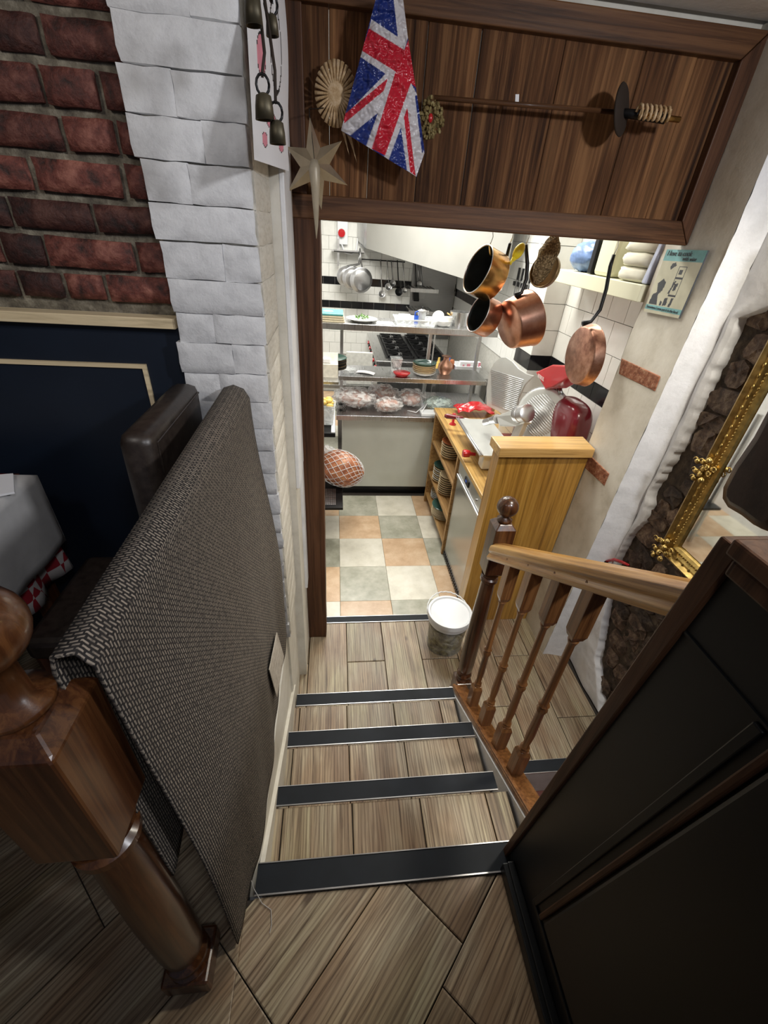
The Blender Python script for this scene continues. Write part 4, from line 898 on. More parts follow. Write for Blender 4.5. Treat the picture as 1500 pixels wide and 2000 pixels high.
# slicer
sl = empty('meat_slicer', (1.3, 2.85, .11), 'large red meat slicer with ribbed aluminium plates on the oak worktop', 'slicer')
tbm = MB().box((.985, 2.585, .245), (1.27, 3.27, .258)); ta = obj('carriage_table', tbm, GREYPLATE, sl, bevel=.003)
for x in (.983, 1.0): obj('table_rim', MB().tube([(x, 2.58, .262-.0), (x, 3.27, .262)], .006, 8), ALU, ta, smooth=True)
obj('base', MB().box((1.10, 2.55, .12), (1.50, 3.15, .20)), RED_D, sl, bevel=.03)
obj('carriage_post', MB().box((1.03, 2.63, .125), (1.12, 2.72, .245)), GREYPLATE, sl, bevel=.01)
for (x, y) in ((1.14, 2.6), (1.14, 3.1), (1.46, 2.6), (1.46, 3.1)): obj('foot', MB().lathe([(.02, 0), (.016, .03)], (x, y, .1105), n=10), IRON, sl)
kc = V(at(913, 886, X=.97)); kax = V((-1, .05, .05))
obj('red_knob', MB().lathe([(.012, -.06), (.014, -.02), (.026, -.015), (.030, .02), (.026, .035), (.001, .037)], kc, kax, 18), RED, sl, smooth=True, auto=50)
dc = V(at(1056, 812, X=1.31)); dn = V((-.80, -.56, .22)).normalized()
R0 = .175
obj('blade_guard', MB().lathe([(R0, -.03), (R0, 0), (R0-.008, .008), (R0-.02, .010), (.001, .010)], dc, dn, 48), GREYPLATE, sl, smooth=True, auto=40)
obj('blade', MB().lathe([(R0+.012, -.022), (R0+.013, -.018), (R0, -.014), (.001, -.014)], dc, dn, 48), STEEL, sl, smooth=True, auto=40)
uu = V((0, 0, 1)); uu = (uu-dn*uu.dot(dn)).normalized(); ww = dn.cross(uu)
du = (uu*.42+ww*.9).normalized(); dv = dn.cross(du); rb = MB()
for i in range(17):
    q = (i-8)/8*.115; hl = math.sqrt(max(0, .135**2-q*q))*.95
    rb.tube([dc+dn*.012+dv*q-du*hl, dc+dn*.012+dv*q+du*hl], .0028, 5)
obj('guard_ribs', rb, ALU, sl, smooth=True)
gp = [V(at(x, y, X=1.30)) for x, y in ((950, 792), (950, 758), (955, 728), (965, 708), (978, 698), (988, 698), (1000, 706), (1012, 720), (1028, 730), (1042, 734), (1024, 752), (1012, 778), (1008, 800), (990, 812))]
obj('gauge_plate', MB().prism(gp, (.012, 0, 0)), GREYPLATE, sl, bevel=.003)
rb = MB()
for i in range(19):
    t = i/18; a = V(at(958+t*2, 722+t*66, X=1.296)); b = V(at(1022-t*18, 742+t*62, X=1.296)); rb.tube([a, b], .0024, 5)
obj('plate_ribs', rb, ALU, sl, smooth=True)
rc_ = [V(at(x, y, X=1.30)) for x, y in ((1045, 727), (1078, 712), (1104, 714), (1110, 738), (1078, 757), (1064, 760))]
rcv = obj('red_cover', MB().prism(rc_, (.10, 0, 0)), RED, sl, bevel=.008)
a, b = V(at(1051, 734, X=1.296)), V(at(1074, 751, X=1.296)); a2 = V(at(1058, 726, X=1.296))
text('lettering', 'BERKEL', a+V((-.003, 0, -.006)), (b-a), (0, 0, 1), .030, WHITE, rcv)
obj('motor_body', MB().blob(tuple(V(at(1108, 832, X=1.44))), (.09, .17, .17), 24, 16, sq=.35), RED_D, sl, smooth=True)
obj('red_lever', MB().tube([V(at(1130, 855, X=1.5)), V(at(1136, 820, X=1.5)), V(at(1134, 802, X=1.5)), V(at(1126, 798, X=1.5))], [.010, .012, .016, .014], 10), RED_D, sl, smooth=True)
obj('sharpener', MB().tube([V(at(1098, 792, X=1.42)), V(at(1107, 800, X=1.42)), V(at(1106, 822, X=1.42))], [.012, .016, .009], 10).tube([V(at(1092, 757, X=1.38)), V(at(1096, 770, X=1.38))], .014, 10), STEEL_D, sl, smooth=True)
arm = MB(); A_ = V(at(948, 825, X=1.12)); B_ = V(at(972, 818, X=1.14)); C_ = V(at(1018, 812, X=1.17)); D_ = V(at(1048, 808, X=1.20))
arm.tube([A_, A_+(B_-A_)*.5], .027, 16); arm.tube([A_+(B_-A_)*.5, B_], [.026, .034], 16)
obj('arm_nut', arm, ALU, sl, smooth=True, auto=40)
obj('pusher_arm', MB().prism([at(968, 812, X=1.13), at(1012, 796, X=1.17), at(1024, 806, X=1.17), at(1024, 826, X=1.17), at(1008, 833, X=1.17), at(974, 832, X=1.13)], (.05, -.01, 0)), GREYPLATE, sl, bevel=.008)
hub = obj('pusher_hub', MB().lathe([(.046, -.05), (.055, -.035), (.055, .0), (.049, .003), (.055, .008), (.055, .06), (.045, .066), (.001, .066)], C_+V((.0, 0, .012)), (D_-C_), 24), ALU, sl, smooth=True, auto=40)
obj('swing_bracket', MB().prism([at(1008, 830, X=1.16), at(1024, 826, X=1.18), at(1010, 858, X=1.18), at(994, 858, X=1.16)], (.03, .0, 0)), GREYPLATE, sl, bevel=.004)
# red hand tool, bowl, sponge
rh = empty('red_hand_vice', (1.0, 3.4, .11), 'red-handled clamp stand on the far corner of the oak worktop', 'tool')
fb_ = s_(884, 829, .11)
obj('foot', MB().lathe([(.032, 0), (.030, .006), (.012, .02), (.010, .07), (.016, .10)], fb_, n=16), RED, rh, smooth=True)
h0, h1 = V(at(868, 812, Z=.235)), V(at(904, 817, Z=.235))
obj('handle', MB().tube([h0, h0.lerp(h1, .15), h0.lerp(h1, .8), h1], [.012, .022, .017, .018], 12), RED_D, rh, smooth=True); obj('spindle', MB().tube([h1, h1+(h1-h0)*.5], .005, 8), ALU, rh, smooth=True)
rbm = MB(); cb = s_(925, 812, .112)
def fcl(u, v_):
    a = (u-.5)*.34; b = (v_-.5)*.20; return cb + V((a, b+.03, .045*math.exp(-(a*a*40+b*b*60))*2 + .025*noise.noise(V((u*5, v_*5, 0))) + .03))
tag(obj('red_cloth', rbm.grid(fcl, 24, 16), RED, smooth=True, solid=.003), 'crumpled red cloth on the oak worktop behind the slicer table', 'cloth')
tag(obj('scrub_sponge', MB().blob(s_(957, 806, .111)+V((0, 0, .045)), (.03, .045, .045), 14, 10, .25, 9, sq=.4), STRAW, smooth=True), 'rough yellow scrubbing block at the foot of the ribbed slicer plate', 'sponge')

# far counter with two-tier gantry
ct = empty('steel_counter', (.5, 4.3, ZK), 'stainless steel serving counter with grey front', 'counter')
obj('worktop', MB().box((.01, 3.95, -.05), (1.62, 4.75, 0)), STEEL, ct, bevel=.004); obj('front_panel', MB().box((.07, 3.985, -.80), (1.6, 4.0, -.05)), STEEL_L, ct, bevel=.003)
obj('plinth', MB().box((.07, 4.03, ZK), (1.6, 4.06, -.80)), IRON, ct); obj('carcass', MB().box((.08, 4.0, -.80), (1.6, 4.72, -.06)), STEEL_D, ct)
gs = empty('pass_shelf', (.5, 4.25, 0), 'two-tier stainless steel pass shelf standing on the counter', 'shelf')
obj('shelf', MB().box((.01, 4.10, .285), (1.48, 4.5, .33)), STEEL, gs, bevel=.004); obj('shelf', MB().box((-.55, 4.10, .735), (1.50, 4.5, .79)), STEEL, gs, bevel=.004)
for (x, y) in ((.05, 4.46), (1.44, 4.46), (.93, 4.46)): obj('upright', MB().box((x, y, .0), (x+.03, y+.03, .735)), ALU, gs)
obj('back_rod', MB().tube([(.93, 4.2, .33), (.93, 4.2, .735)], .006, 8), ALU, gs)
# left rack
rk = empty('tray_rack', (-.2, 3.4, ZK), 'black-edged tray shelving just inside the doorway on the left', 'rack')
obj('shelf', MB().box((-.60, 3.02, -.475), (.067, 3.88, -.45)), IRON, rk, bevel=.003); obj('shelf', MB().box((-.60, 3.22, .09), (.003, 3.88, .125)), IRON, rk, bevel=.003)
mt = MB()
for i in range(14):
    for j in range(9): mt.box((-.20+i*.015, 3.06+j*.03, -.4498), (-.20+i*.015+.011, 3.06+j*.03+.024, -.446))
obj('perforated_mat', mt, ALU, rk)
obj('shelf_edge', MB().box((-.03, 3.225, .126), (0.0, 3.87, .135)), WHITE_PL, rk); obj('shelf', MB().box((-.60, 3.6, .40), (.03, 4.05, .42)), STEEL, rk)
for (x, y) in ((-.58, 3.1), (-.58, 3.8), (-.25, 3.8)): obj('upright', MB().box((x, y, ZK), (x+.03, y+.03, .42)), ALU, rk)
# ham in net
hc = V((.045, 3.40, -.45+.168)); hm = empty('netted_ham', V((hc.x, hc.y, -.45)), 'cured ham in white netting lying on the black shelf by the doorway post', 'ham')
MM = Matrix.Rotation(R(-10), 3, 'Z') @ Matrix.Rotation(R(16), 3, 'Y')
hr_ = (.21, .15, .155)
obj('meat', MB().blob(hc, hr_, 28, 18, .10, 6, 2, M=MM), SAUSAGE, hm, smooth=True)
nm = MB()
for k_ in range(16):
    for sg in (1, -1):
        pth = []
        for i in range(25):
            t = i/24; th = math.pi*(.04+.92*t); ph = sg*t*3.3+k_*2*math.pi/16; d = V((math.cos(th), math.sin(th)*math.cos(ph), math.sin(th)*math.sin(ph)))
            pth.append(hc + MM @ V((d.x*hr_[0]*1.04, d.y*hr_[1]*1.045, d.z*hr_[2]*1.045)))
        nm.tube(pth, .0022, 4, cap=False)
obj('netting', nm, WHITE_PL, hm, smooth=True)
obj('paper_label', MB().prism([hc+V((-.05, -.10, .085)), hc+V((.03, -.10, .085)), hc+V((.03, -.05, .12)), hc+V((-.05, -.05, .12))], (0, 0, .002)), PAPER, hm)
def bag(name, c, r, mat, label, seed, fm=FILM, cat='bag', rz=0, amp=.25, knot=None):
    c = V(c); e = empty(name, c-V((0, 0, r[2])), label, cat); M = Matrix.Rotation(rz, 3, 'Z')
    if mat: obj('contents', MB().blob(c-V((0, 0, r[2]*.1)), tuple(q*.86 for q in r), 20, 12, amp*.6, 7, seed, M=M), mat, e, smooth=True)
    obj('plastic_bag', MB().blob(c, tuple(q*1.05 for q in r), 30, 20, amp, 12, seed+3, M=M), fm, e, smooth=True)
    if knot: obj('bag_neck', MB().tube([c+V(knot)*t for t in (.7, .85, 1.0, 1.15)], [.03, .014, .03, .045], 10), fm, e, smooth=True)
    return e
bag('meat_bag', (-.16, 3.675, -.325), (.20, .085, .11), SAUSAGE, 'clear bag of dark cured meat behind the netted ham', 5, rz=.3)
# box of pasta/yellow tub, white box, plates
yt = empty('food_tub', (-.08, 3.4, .136), 'clear tub of yellow food on the left rack behind the door post', 'tub')
obj('tub', MB().lathe([(.085, 0), (.10, .15), (.11, .15), (.112, .165), (.10, .165), (.08, .006), (.001, .006)], (-.075, 3.42, .136), n=4), CLEAR, yt, bevel=.006)
fm_ = MB()
for i in range(16): fm_.blob((-.075+random.uniform(-.05, .06), 3.42+random.uniform(-.06, .06), .29+random.uniform(0, .04)), (.03, .02, .018), 8, 6)
obj('yellow_food', fm_, plain('yellow_food', (.78, .55, .14), .5), yt, smooth=True)
wsk = empty('whisk', (.03, 3.7, .0), 'wire whisk lying at the left end of the steel counter', 'whisk'); wc_ = V((.055, 4.02, .055)); wm = MB()
for i in range(8):
    a = i*math.pi/8; wm.tube([wc_+V((.06*math.sin(t)*math.cos(a), .085*math.cos(t), .05*math.sin(t)*math.sin(a))) for t in [k_*math.pi/8 for k_ in range(17)]], .0022, 5, cap=False)
obj('wire_loops', wm, IRON, wsk, smooth=True)
bx = empty('napkin_box', s_(640, 735, .42), 'open white cardboard dispenser box on the left rack', 'box'); p_ = V((-.125, 3.72, .42))
obj('carton', MB().box(p_, p_+V((.15, .12, .11))).prism([p_+V((0, .12, .11)), p_+V((.15, .12, .11)), p_+V((.15, .16, .17)), p_+V((0, .16, .17))], (0, .004, 0)), plain('carton', (.72, .68, .58), .8), bx, bevel=.002)
obj('wipes', MB().box(p_+V((.02, .03, .11)), p_+V((.09, .09, .15))), PAPER, bx, bevel=.01)
stack('plate', (-.02, 4.0, .421), 8, .125, .016, .012, [BRONZE, IRON, GREEN_G], ['dark rimmed plate, @ in the stack beside the cardboard box', 'dark green plate topmost of the stack beside the cardboard box'], 'plate', 'plates on the left rack', plateprof)
# things on the counter
bag('meat_bag', (.20, 4.22, .092), (.20, .17, .08), MEAT, 'large crumpled clear bag of meat at the left of the steel counter', 11, rz=-.3)
bag('meat_bag', (.48, 4.33, .098), (.16, .12, .085), MEAT, 'clear bag of pink meat second from the left on the steel counter, at the back', 12)
bag('meat_bag', (.52, 4.07, .078), (.14, .08, .065), MEAT, 'clear bag with a slab of meat at the front edge of the steel counter', 13, rz=.15)
bag('meat_bag', (.77, 4.26, .094), (.13, .10, .08), MEAT, 'knotted clear bag of meat at the right on the steel counter', 14, knot=(.13, -.02, .03))
bag('green_bag', (1.05, 4.20, .066), (.14, .10, .055), FILM_G, 'greenish translucent bag on the steel counter by the oak worktop', 15, fm=FILM_G)
cb_ = V((.82, 4.1, .01)); tag(obj('white_cable', MB().tube([V((.72, 4.10, .012)), V((.80, 4.05, .012)), V((.92, 4.12, .09)), V((.86, 4.02, .05)), V((.84, 4.0, .012)), V((1.05, 4.03, .012)), V((1.25, 4.08, .012))], .005, 6), WHITE_PL, smooth=True), 'thin white cable curling between the bags on the counter', 'cable')
tag(obj('shallow_tray', MB().box((.84, 3.97, .001), (1.0, 4.1, .03)), WHITE_PL, bevel=.006), 'small white tray at the right end of the steel counter', 'tray')
def leafy(c, r, n, seed):
    rr = random.Random(seed); m = MB()
    for i in range(n):
        a, q = rr.uniform(0, 6.28), r*math.sqrt(rr.random()); p = V(c)+V((q*math.cos(a), q*math.sin(a), rr.uniform(.0, .03)*(1-q/r)+.004)); d = V((rr.uniform(-1, 1), rr.uniform(-1, 1), rr.uniform(0, .8))).normalized()*.016; s2_ = d.cross(V((0, 0, 1))).normalized()*.007
        m.add([p-d, p+s2_, p+d, p-s2_], [(0, 1, 2, 3)])
    return m
# shelf 1 items
for i in range(4):
    tp = MB().box((-.30, 4.13, .791+i*.018), (.085-.004*i, 4.40, .806+i*.018)); o = obj('serving_tray', tp, [BEIGE, BEIGE, BEIGE, TEAL][i], bevel=.004)
    tag(o, ['beige tray, bottom of the tray pile on the upper shelf', 'beige tray second from the bottom of the pile on the upper shelf', 'beige tray directly under the teal one on the upper shelf', 'teal printed tray topmost of the pile on the upper shelf'][i], 'tray', 'trays on the upper shelf')
    if i == 3: obj('printed_oval', MB().lathe([(.045, 0), (.045, .001)], (-.06, 4.26, .861), n=20, sx=1), WHITE, o)
hp = empty('herb_plate', (.245, 4.26, .79), 'white plate of green herbs on the upper shelf', 'plate')
obj('plate', MB().lathe(plateprof(.145, .025), (.245, 4.26, .7905), n=32), WHITE, hp, smooth=True); obj('paper_liner', MB().grid(lambda u, v_: V((.245+(u-.5)*.2, 4.26+(v_-.5)*.2, .806+.012*math.sin(u*9)*math.sin(v_*8)+.01*abs(u-.5))), 10, 10), PAPER, hp, smooth=True); obj('herbs', leafy((.245, 4.25, .822), .07, 90, 3), LEAF, hp)
tag(obj('folded_paper', MB().box((.37, 4.13, .791), (.53, 4.25, .797)).box((.38, 4.14, .797), (.52, 4.24, .803)), PAPER), 'folded white papers on the upper shelf right of the herb plate', 'paper')
cl = empty('plastic_tub', (.72, 4.25, .79), 'wide clear plastic tub holding the coffee pot on the upper shelf', 'tub')
def tubm(x0, x1, y0, y1, z0, z1, t=.004, fl=.012):
    m = MB(); vs = []
    for (e, z) in ((0, z0), (fl, z1), (fl+.008, z1), (fl+.008, z1-.008)): vs += [(x0-e, y0-e, z), (x1+e, y0-e, z), (x1+e, y1+e, z), (x0-e, y1+e, z)]
    return m.add(vs, [(i*4+j, i*4+(j+1) % 4, (i+1)*4+(j+1) % 4, (i+1)*4+j) for i in range(3) for j in range(4)] + [(3, 2, 1, 0)])
obj('tub_wall', tubm(.56, .90, 4.14, 4.36, .791, .845), CLEAR, cl, solid=.003)
tag(obj('plastic_lidded_box', MB().box((.585, 4.20, .797), (.70, 4.33, .865)), CLEAR, bevel=.01), 'small clear box standing inside the wide plastic tub', 'box')
mk = empty('moka_pot', (.79, 4.22, .80), 'octagonal aluminium stovetop coffee pot on the upper shelf', 'coffee pot'); mc = V((.79, 4.22, .797))
obj('pot_body', MB().lathe([(.040, 0), (.034, .045), (.032, .05), (.045, .115), (.044, .117), (.010, .128)], mc, n=8), ALU, mk); obj('lid_knob', MB().blob(mc+V((0, 0, .138)), (.008, .008, .010), 10, 8), IRON, mk, smooth=True); obj('spout', MB().prism([mc+V((.040, -.01, .115)), mc+V((.040, .01, .115)), mc+V((.062, 0, .118))], (0, 0, -.03)), ALU, mk)
obj('handle', MB().tube([mc+V((-.04, 0, .108)), mc+V((-.062, 0, .10)), mc+V((-.064, 0, .05))], .006, 8), BLUE, mk, smooth=True)
tag(obj('blue_cup', MB().lathe([(.018, 0), (.022, .075), (.02, .075), (.016, .004)], (.735, 4.19, .797), n=14), BLUE, smooth=True, auto=40), 'small blue cup beside the coffee pot', 'cup')
b1 = tag(lathe_thing('white_bowl', (.99, 4.22, .7905), bowlprof(.085, .05), WHITE, 'wide white bowl at the right on the upper shelf', 'bowl'))
lathe_thing('white_cup', (1.03, 4.20, .80), [(.03, 0), (.042, .075), (.038, .075), (.027, .004), (.001, .004)], WHITE, 'white cup standing in the wide white bowl', 'cup')
lathe_thing('white_saucer', (.955, 4.27, .86), plateprof(.055, .01), WHITE, 'small white plate tilted up in the wide white bowl', 'plate', axis=(-.3, -.75, .5))
# shelf 2 items
lathe_thing('glass_bowl', (.13, 4.22, .3305), bowlprof(.075, .04), CLEAR, 'clear glass bowl at the left of the lower shelf', 'bowl')
tag(obj('paper_sheet', MB().grid(lambda u, v_: V((.20+u*.17+v_*.02, 4.22-u*.07+v_*.09, .333+.010*math.sin(u*3.1)+.004*math.sin(v_*6))), 8, 6), PAPER, smooth=True), 'loose white paper on the lower shelf', 'paper')
ctb = empty('cutlery_tub', (.60, 4.32, .33), 'translucent tub holding cutlery on the lower shelf', 'tub')
obj('tub_wall', MB().lathe([(.055, 0), (.075, .135), (.08, .135), (.08, .128)], (.60, 4.32, .3305), n=4), CLEAR, ctb, solid=.003)
cm = MB()
for i in range(7): cm.tube([(.60+random.uniform(-.03, .03), 4.32+random.uniform(-.03, .03), .34), (.60+random.uniform(-.05, .05), 4.32+random.uniform(-.05, .05), .43)], .004, 5)
obj('cutlery', cm, IRON, ctb)
tag(obj('gratin_dish', MB().lathe([(.05, 0), (.055, .0), (.085, .035), (.082, .037)], (.64, 4.17, .3305), n=24, mi=0).lathe([(.082, .037), (.05, .012), (.001, .012)], (.64, 4.17, .3305), n=24, mi=1, cap=False), [RED, CREAMG], smooth=True), 'oval dish, red outside and cream inside, on the lower shelf', 'dish')
stack('dish', (.87, 4.24, .3305), 6, .115, .036, .017, [WHITE, CREAMG, CREAMG, CREAMG, CREAMG, GREEN_G], ['pale rimmed dish, @ in the green-topped stack on the lower pass shelf', 'large dark green dish topmost of the stack on the lower pass shelf'], 'dish', 'stack on the lower pass shelf')
lathe_thing('copper_jug', (1.10, 4.32, .3305), [(.05, 0), (.075, .05), (.07, .09), (.03, .13), (.028, .16), (.05, .17)], COPPER_D, 'round-bellied copper vessel at the right end of the lower shelf', 'pot')
# stove
sv = empty('range_cooker', (1.0, 6.4, ZK), 'steel range cooker with black cast-iron burners and red knobs at the back', 'cooker')
obj('body', MB().box((.55, 5.66, ZK+.1), (1.5, 7.35, .06)), STEEL, sv, bevel=.005); obj('hob_top', MB().box((.52, 5.64, .06), (1.52, 7.37, .10)), STEEL, sv, bevel=.006)
obj('burner_tray', MB().box((.66, 5.78, .10), (1.48, 7.25, .104)), IRON, sv)
for i in range(4):
    for j in range(2):
        cx, cy = .87+j*.40, 5.97+i*.36; bm_ = MB()
        for a in range(8): t = a*math.pi/4; bm_.box((-.004, .04, 0), (.004, .155, .022), M=Matrix.Translation((cx, cy, .118)) @ Matrix.Rotation(t, 4, 'Z'))
        for (x0, y0, x1, y1) in ((-.17, -.17, .17, -.16), (-.17, .16, .17, .17), (-.17, -.17, -.16, .17), (.16, -.17, .17, .17)): bm_.box((cx+x0, cy+y0, .112), (cx+x1, cy+y1, .135))
        gr = obj('pan_grate', bm_, IRON, sv); obj('burner_cap', MB().lathe([(.045, 0), (.045, .02), (.03, .028), (.001, .028)], (cx, cy, .105), n=18), ALU, gr, smooth=True, auto=40)
for i in range(9): obj('knob', MB().lathe([(.032, 0), (.028, .035), (.001, .036)], (.55, 5.75+i*.18, -.01), (-1, 0, 0), 14), RED if i % 2 == 0 else IRON, sv, smooth=True, auto=40)
obj('front_panel', MB().box((.535, 5.66, -.08), (.552, 7.35, .05)), STEEL, sv)
# hood, splashback
A_, B_ = V((.44, 7.2, 1.27)), V((1.72, 4.85, 1.055))
hd = empty('extractor_hood', (1.2, 6.2, 1.1), 'large plain grey extractor hood over the range', 'hood')
obj('skirt', MB().prism([A_, B_, V((B_.x, B_.y, 2.4)), V((A_.x, A_.y, 2.4))], (.02, .01, 0)), plain('hood_grey', (.38, .375, .345), .5, .1, .05, 3), hd)
obj('end_cheek', MB().prism([A_, A_+V((-.12, .28, .09)), A_+V((-.12, .28, 1.13)), V((A_.x, A_.y, 2.4))], (.01, .01, 0)), STEEL, hd)
tag(obj('steel_splashback', MB().box((1.18, 7.46, .05), (1.88, 7.495, 1.15)), STEEL_D), 'dark steel splashback behind the range', 'panel')
rkx = empty('wire_rack', (1.3, 7.1, .85), 'steel slatted wall rack above the range', 'rack')
for k_, z in enumerate((.80, .50)):
    for i in range(8): obj('slat', MB().box((1.12+i*.05-.0, 7.0+0*i, z), (1.135+i*.05, 7.45, z+.015)), STEEL, rkx)
    obj('rack_edge', MB().box((1.10, 6.98, z-.03), (1.52, 7.0, z+.02)), STEEL, rkx)
# utensil rail
ur = obj('utensil_rail', MB().tube([(.38, 7.44, 1.12), (1.05, 7.44, 1.12)], .008, 8), IRON, smooth=True); tag(ur, 'dark rail holding ladles on the tiled back wall', 'rail')
def utensil(px, ytop, ybot, r, mat, lab, kind=0):
    Yu = 7.40; t = V(at(px, ytop, Y=Yu)); b = V(at(px+3, ybot, Y=Yu)); e = empty('ladle', b, lab, 'ladle', 'ladles on the back wall rail')
    obj('handle', MB().tube([t, t.lerp(b, .5)+V((0, -.005, 0)), b+V((0, 0, r))], .008, 6), mat, e, smooth=True)
    if kind == 0: obj('bowl', MB().lathe([(.001, -r*.6), (r*.7, -r*.35), (r, 0), (r*.92, 0), (r*.6, -r*.25), (.001, -r*.45)], b, (0, -.9, .3), 16), mat, e, smooth=True)
    else: obj('blade', MB().prism([b+V((-r, 0, r)), b+V((r, 0, r)), b+V((r*.7, 0, -r*1.3)), b+V((-r*.7, 0, -r*1.3))], (0, .01, 0)), mat, e, bevel=.01)
for a in ((743, 506, 574, .055, STEEL, 'long steel ladle, leftmost on the back wall rail'), (756, 508, 560, .055, STEEL, 'steel ladle second from the left on the back wall rail'), (764, 508, 553, .05, STEEL_D, 'steel ladle third from the left on the back wall rail'), (776, 508, 570, .06, IRON, 'dark ladle fourth from the left on the back wall rail'), (787, 512, 567, .04, STEEL, 'small ladle fifth from the left on the back wall rail')): utensil(*a)
utensil(811, 515, 578, .06, IRON, 'black slotted turner under the left edge of the hood', 1); utensil(822, 517, 572, .07, STEEL_D, 'steel spatula right of the black slotted turner', 1); utensil(816, 517, 556, .05, STEEL, 'small steel strainer between the turner and the spatula')
# steel shelf rail + alu pans
sr = obj('shelf_rail', MB().box((-.02, 7.28, 1.20), (.42, 7.30, 1.23)).box((.03, 7.30, 1.02), (.06, 7.44, 1.36)).box((-.05, 7.28, 1.20), (.42, 7.49, 1.21)), ALU); tag(sr, 'short steel shelf with a bracket on the tiled back wall', 'shelf')
for i, (px, py, rr) in enumerate(((677, 541, .135), (690, 545, .15), (707, 549, .165))):
    Yp = 7.20-i*.10; c = V(at(px, py, Y=Yp)); ax = V((.18, -.95, -.1))
    e = empty('frying_pan', c, ['aluminium frying pan, rearmost of the three hanging pans', 'aluminium frying pan, middle of the three hanging pans', 'aluminium frying pan, front one of the three hanging pans'][i], 'pan', 'aluminium pans on the back wall')
    obj('pan_body', MB().lathe([(.001, .0), (rr*.72, 0), (rr*.78, -.006), (rr, -.05), (rr*1.02, -.05), (rr*.76, .004-.02), (.001, -.02)], c, ax, 28), ALU, e, smooth=True, auto=45)
    obj('handle', MB().tube([c+V((0, .05, rr)), V(at(700+i*3, 515, Y=Yp)), V(at(703, 486, Y=Yp)), V((V(at(703, 486, Y=7.29)).x, 7.29, 1.215))], .010, 8), STEEL_D, e, smooth=True)
# electrical box
eb = empty('switch_box', V(at(668, 450, Y=7.49)), 'white electrical switch with a round red knob and cable on the back wall', 'switch'); c = V(at(667, 455, Y=7.49)); 
obj('box', MB().box(c+V((-.06, -.06, -.14)), c+V((.09, 0, .35))), WHITE_PL, eb, bevel=.006); obj('red_knob', MB().lathe([(.055, 0), (.05, .05), (.001, .052)], c+V((0, -.06, .0)), (0, -1, 0), 18), RED, eb, smooth=True, auto=40)
obj('socket', MB().lathe([(.045, 0), (.04, .03), (.001, .03)], c+V((0, -.06, .22)), (0, -1, 0), 16), STEEL, eb, smooth=True, auto=40); obj('cable', MB().tube([c+V((0, -.05, -.13)), c+V((.05, -.05, -.24)), c+V((.15, -.05, -.26)), c+V((.22, -.03, -.2)), c+V((.24, -.02, -.05))], .011, 8), WHITE_PL, eb, smooth=True)
tag(obj('conduit', MB().tube([V(at(703, 430, Y=7.46)), V(at(705, 478, Y=7.46)), V(at(713, 484, Y=7.46)), V(at(716, 470, Y=7.46)), V(at(716, 430, Y=7.46))], .012, 8), WHITE_PL, smooth=True), 'white conduit looping down beside the hood', 'conduit')
tag(obj('cutting_board', MB().box((.13, 5.2, -.08), (.44, 5.22, .30)), plain('board_white', (.62, .62, .58), .5), bevel=.02), 'white cutting board standing upright behind the counter', 'board')
tag(obj('prep_table', MB().box((-.6, 5.15, -.12), (.46, 5.6, -.08)).box((-.55, 5.2, -.9), (-.5, 5.25, -.12)).box((.38, 5.5, -.9), (.43, 5.55, -.12)).box((.38, 5.2, -.9), (.43, 5.25, -.12)), STEEL), 'steel table behind the counter carrying the cutting board', 'table')
# right side table with bottles
stb = empty('side_table', (1.5, 5.1, ZK), 'steel side table with bottles behind the pass shelf', 'table')
obj('tabletop', MB().box((1.10, 4.86, .10), (1.85, 5.5, .14)), STEEL, stb)
for (x, y) in ((1.14, 4.9), (1.8, 4.9), (1.14, 5.45), (1.8, 5.45)): obj('leg', MB().box((x-.02, y-.02, ZK), (x+.02, y+.02, .10)), STEEL, stb)
lathe_thing('yellow_bottle', (1.20, 5.05, .141), [(.035, 0), (.035, .10), (.015, .13), (.012, .17)], plain('mustard', (.62, .42, .10), .4), 'yellow and white sauce bottle under the upper pass shelf', 'bottle')
lathe_thing('blue_bottle', (1.285, 5.0, .141), [(.036, 0), (.036, .12), (.02, .14), (.033, .15), (.033, .20)], BLUE, 'bright blue plastic bottle under the upper pass shelf', 'bottle')
lathe_thing('brown_jar', (1.36, 5.06, .141), [(.03, 0), (.03, .13), (.02, .15)], TERRA, 'brown jar between the blue bottle and the white bin', 'jar')
tag(obj('white_bin', tubm(1.40, 1.66, 4.95, 5.15, .141, .25), WHITE_PL, solid=.004), 'white open bin on the side table', 'bin')
tag(obj('red_white_packet', MB().box((1.44, 4.98, .20), (1.68, 5.04, .29), 0).box((1.52, 4.977, .225), (1.56, 4.98, .27), 1).box((1.655, 4.977, .2), (1.681, 4.98, .29), 1).box((1.47, 4.977, .24), (1.49, 4.98, .26), 1), [PAPER, PINK]), 'white packet with pink and red print in the white bin', 'packet')
# knife rack on far right wall
kn = empty('utensil_strip', (1.86, 4.6, .95), 'wall strip of hanging knives and steel utensils behind the copper pans', 'rack'); obj('strip', MB().box((1.88, 3.6, 1.10), (1.90, 5.0, 1.14)), IRON, kn)
for i in range(12): y = 3.66+i*.11; obj('blade', MB().prism([(1.872, y, 1.16), (1.872, y+.03, 1.16), (1.872, y+.034, .90-.03*(i % 3)), (1.872, y+.015, .84-.03*(i % 3))], (.006, 0, 0)), ALU if i % 3 else STEEL, kn); obj('knife_handle', MB().box((1.868, y+.002, 1.16), (1.884, y+.026, 1.27)), IRON, kn)
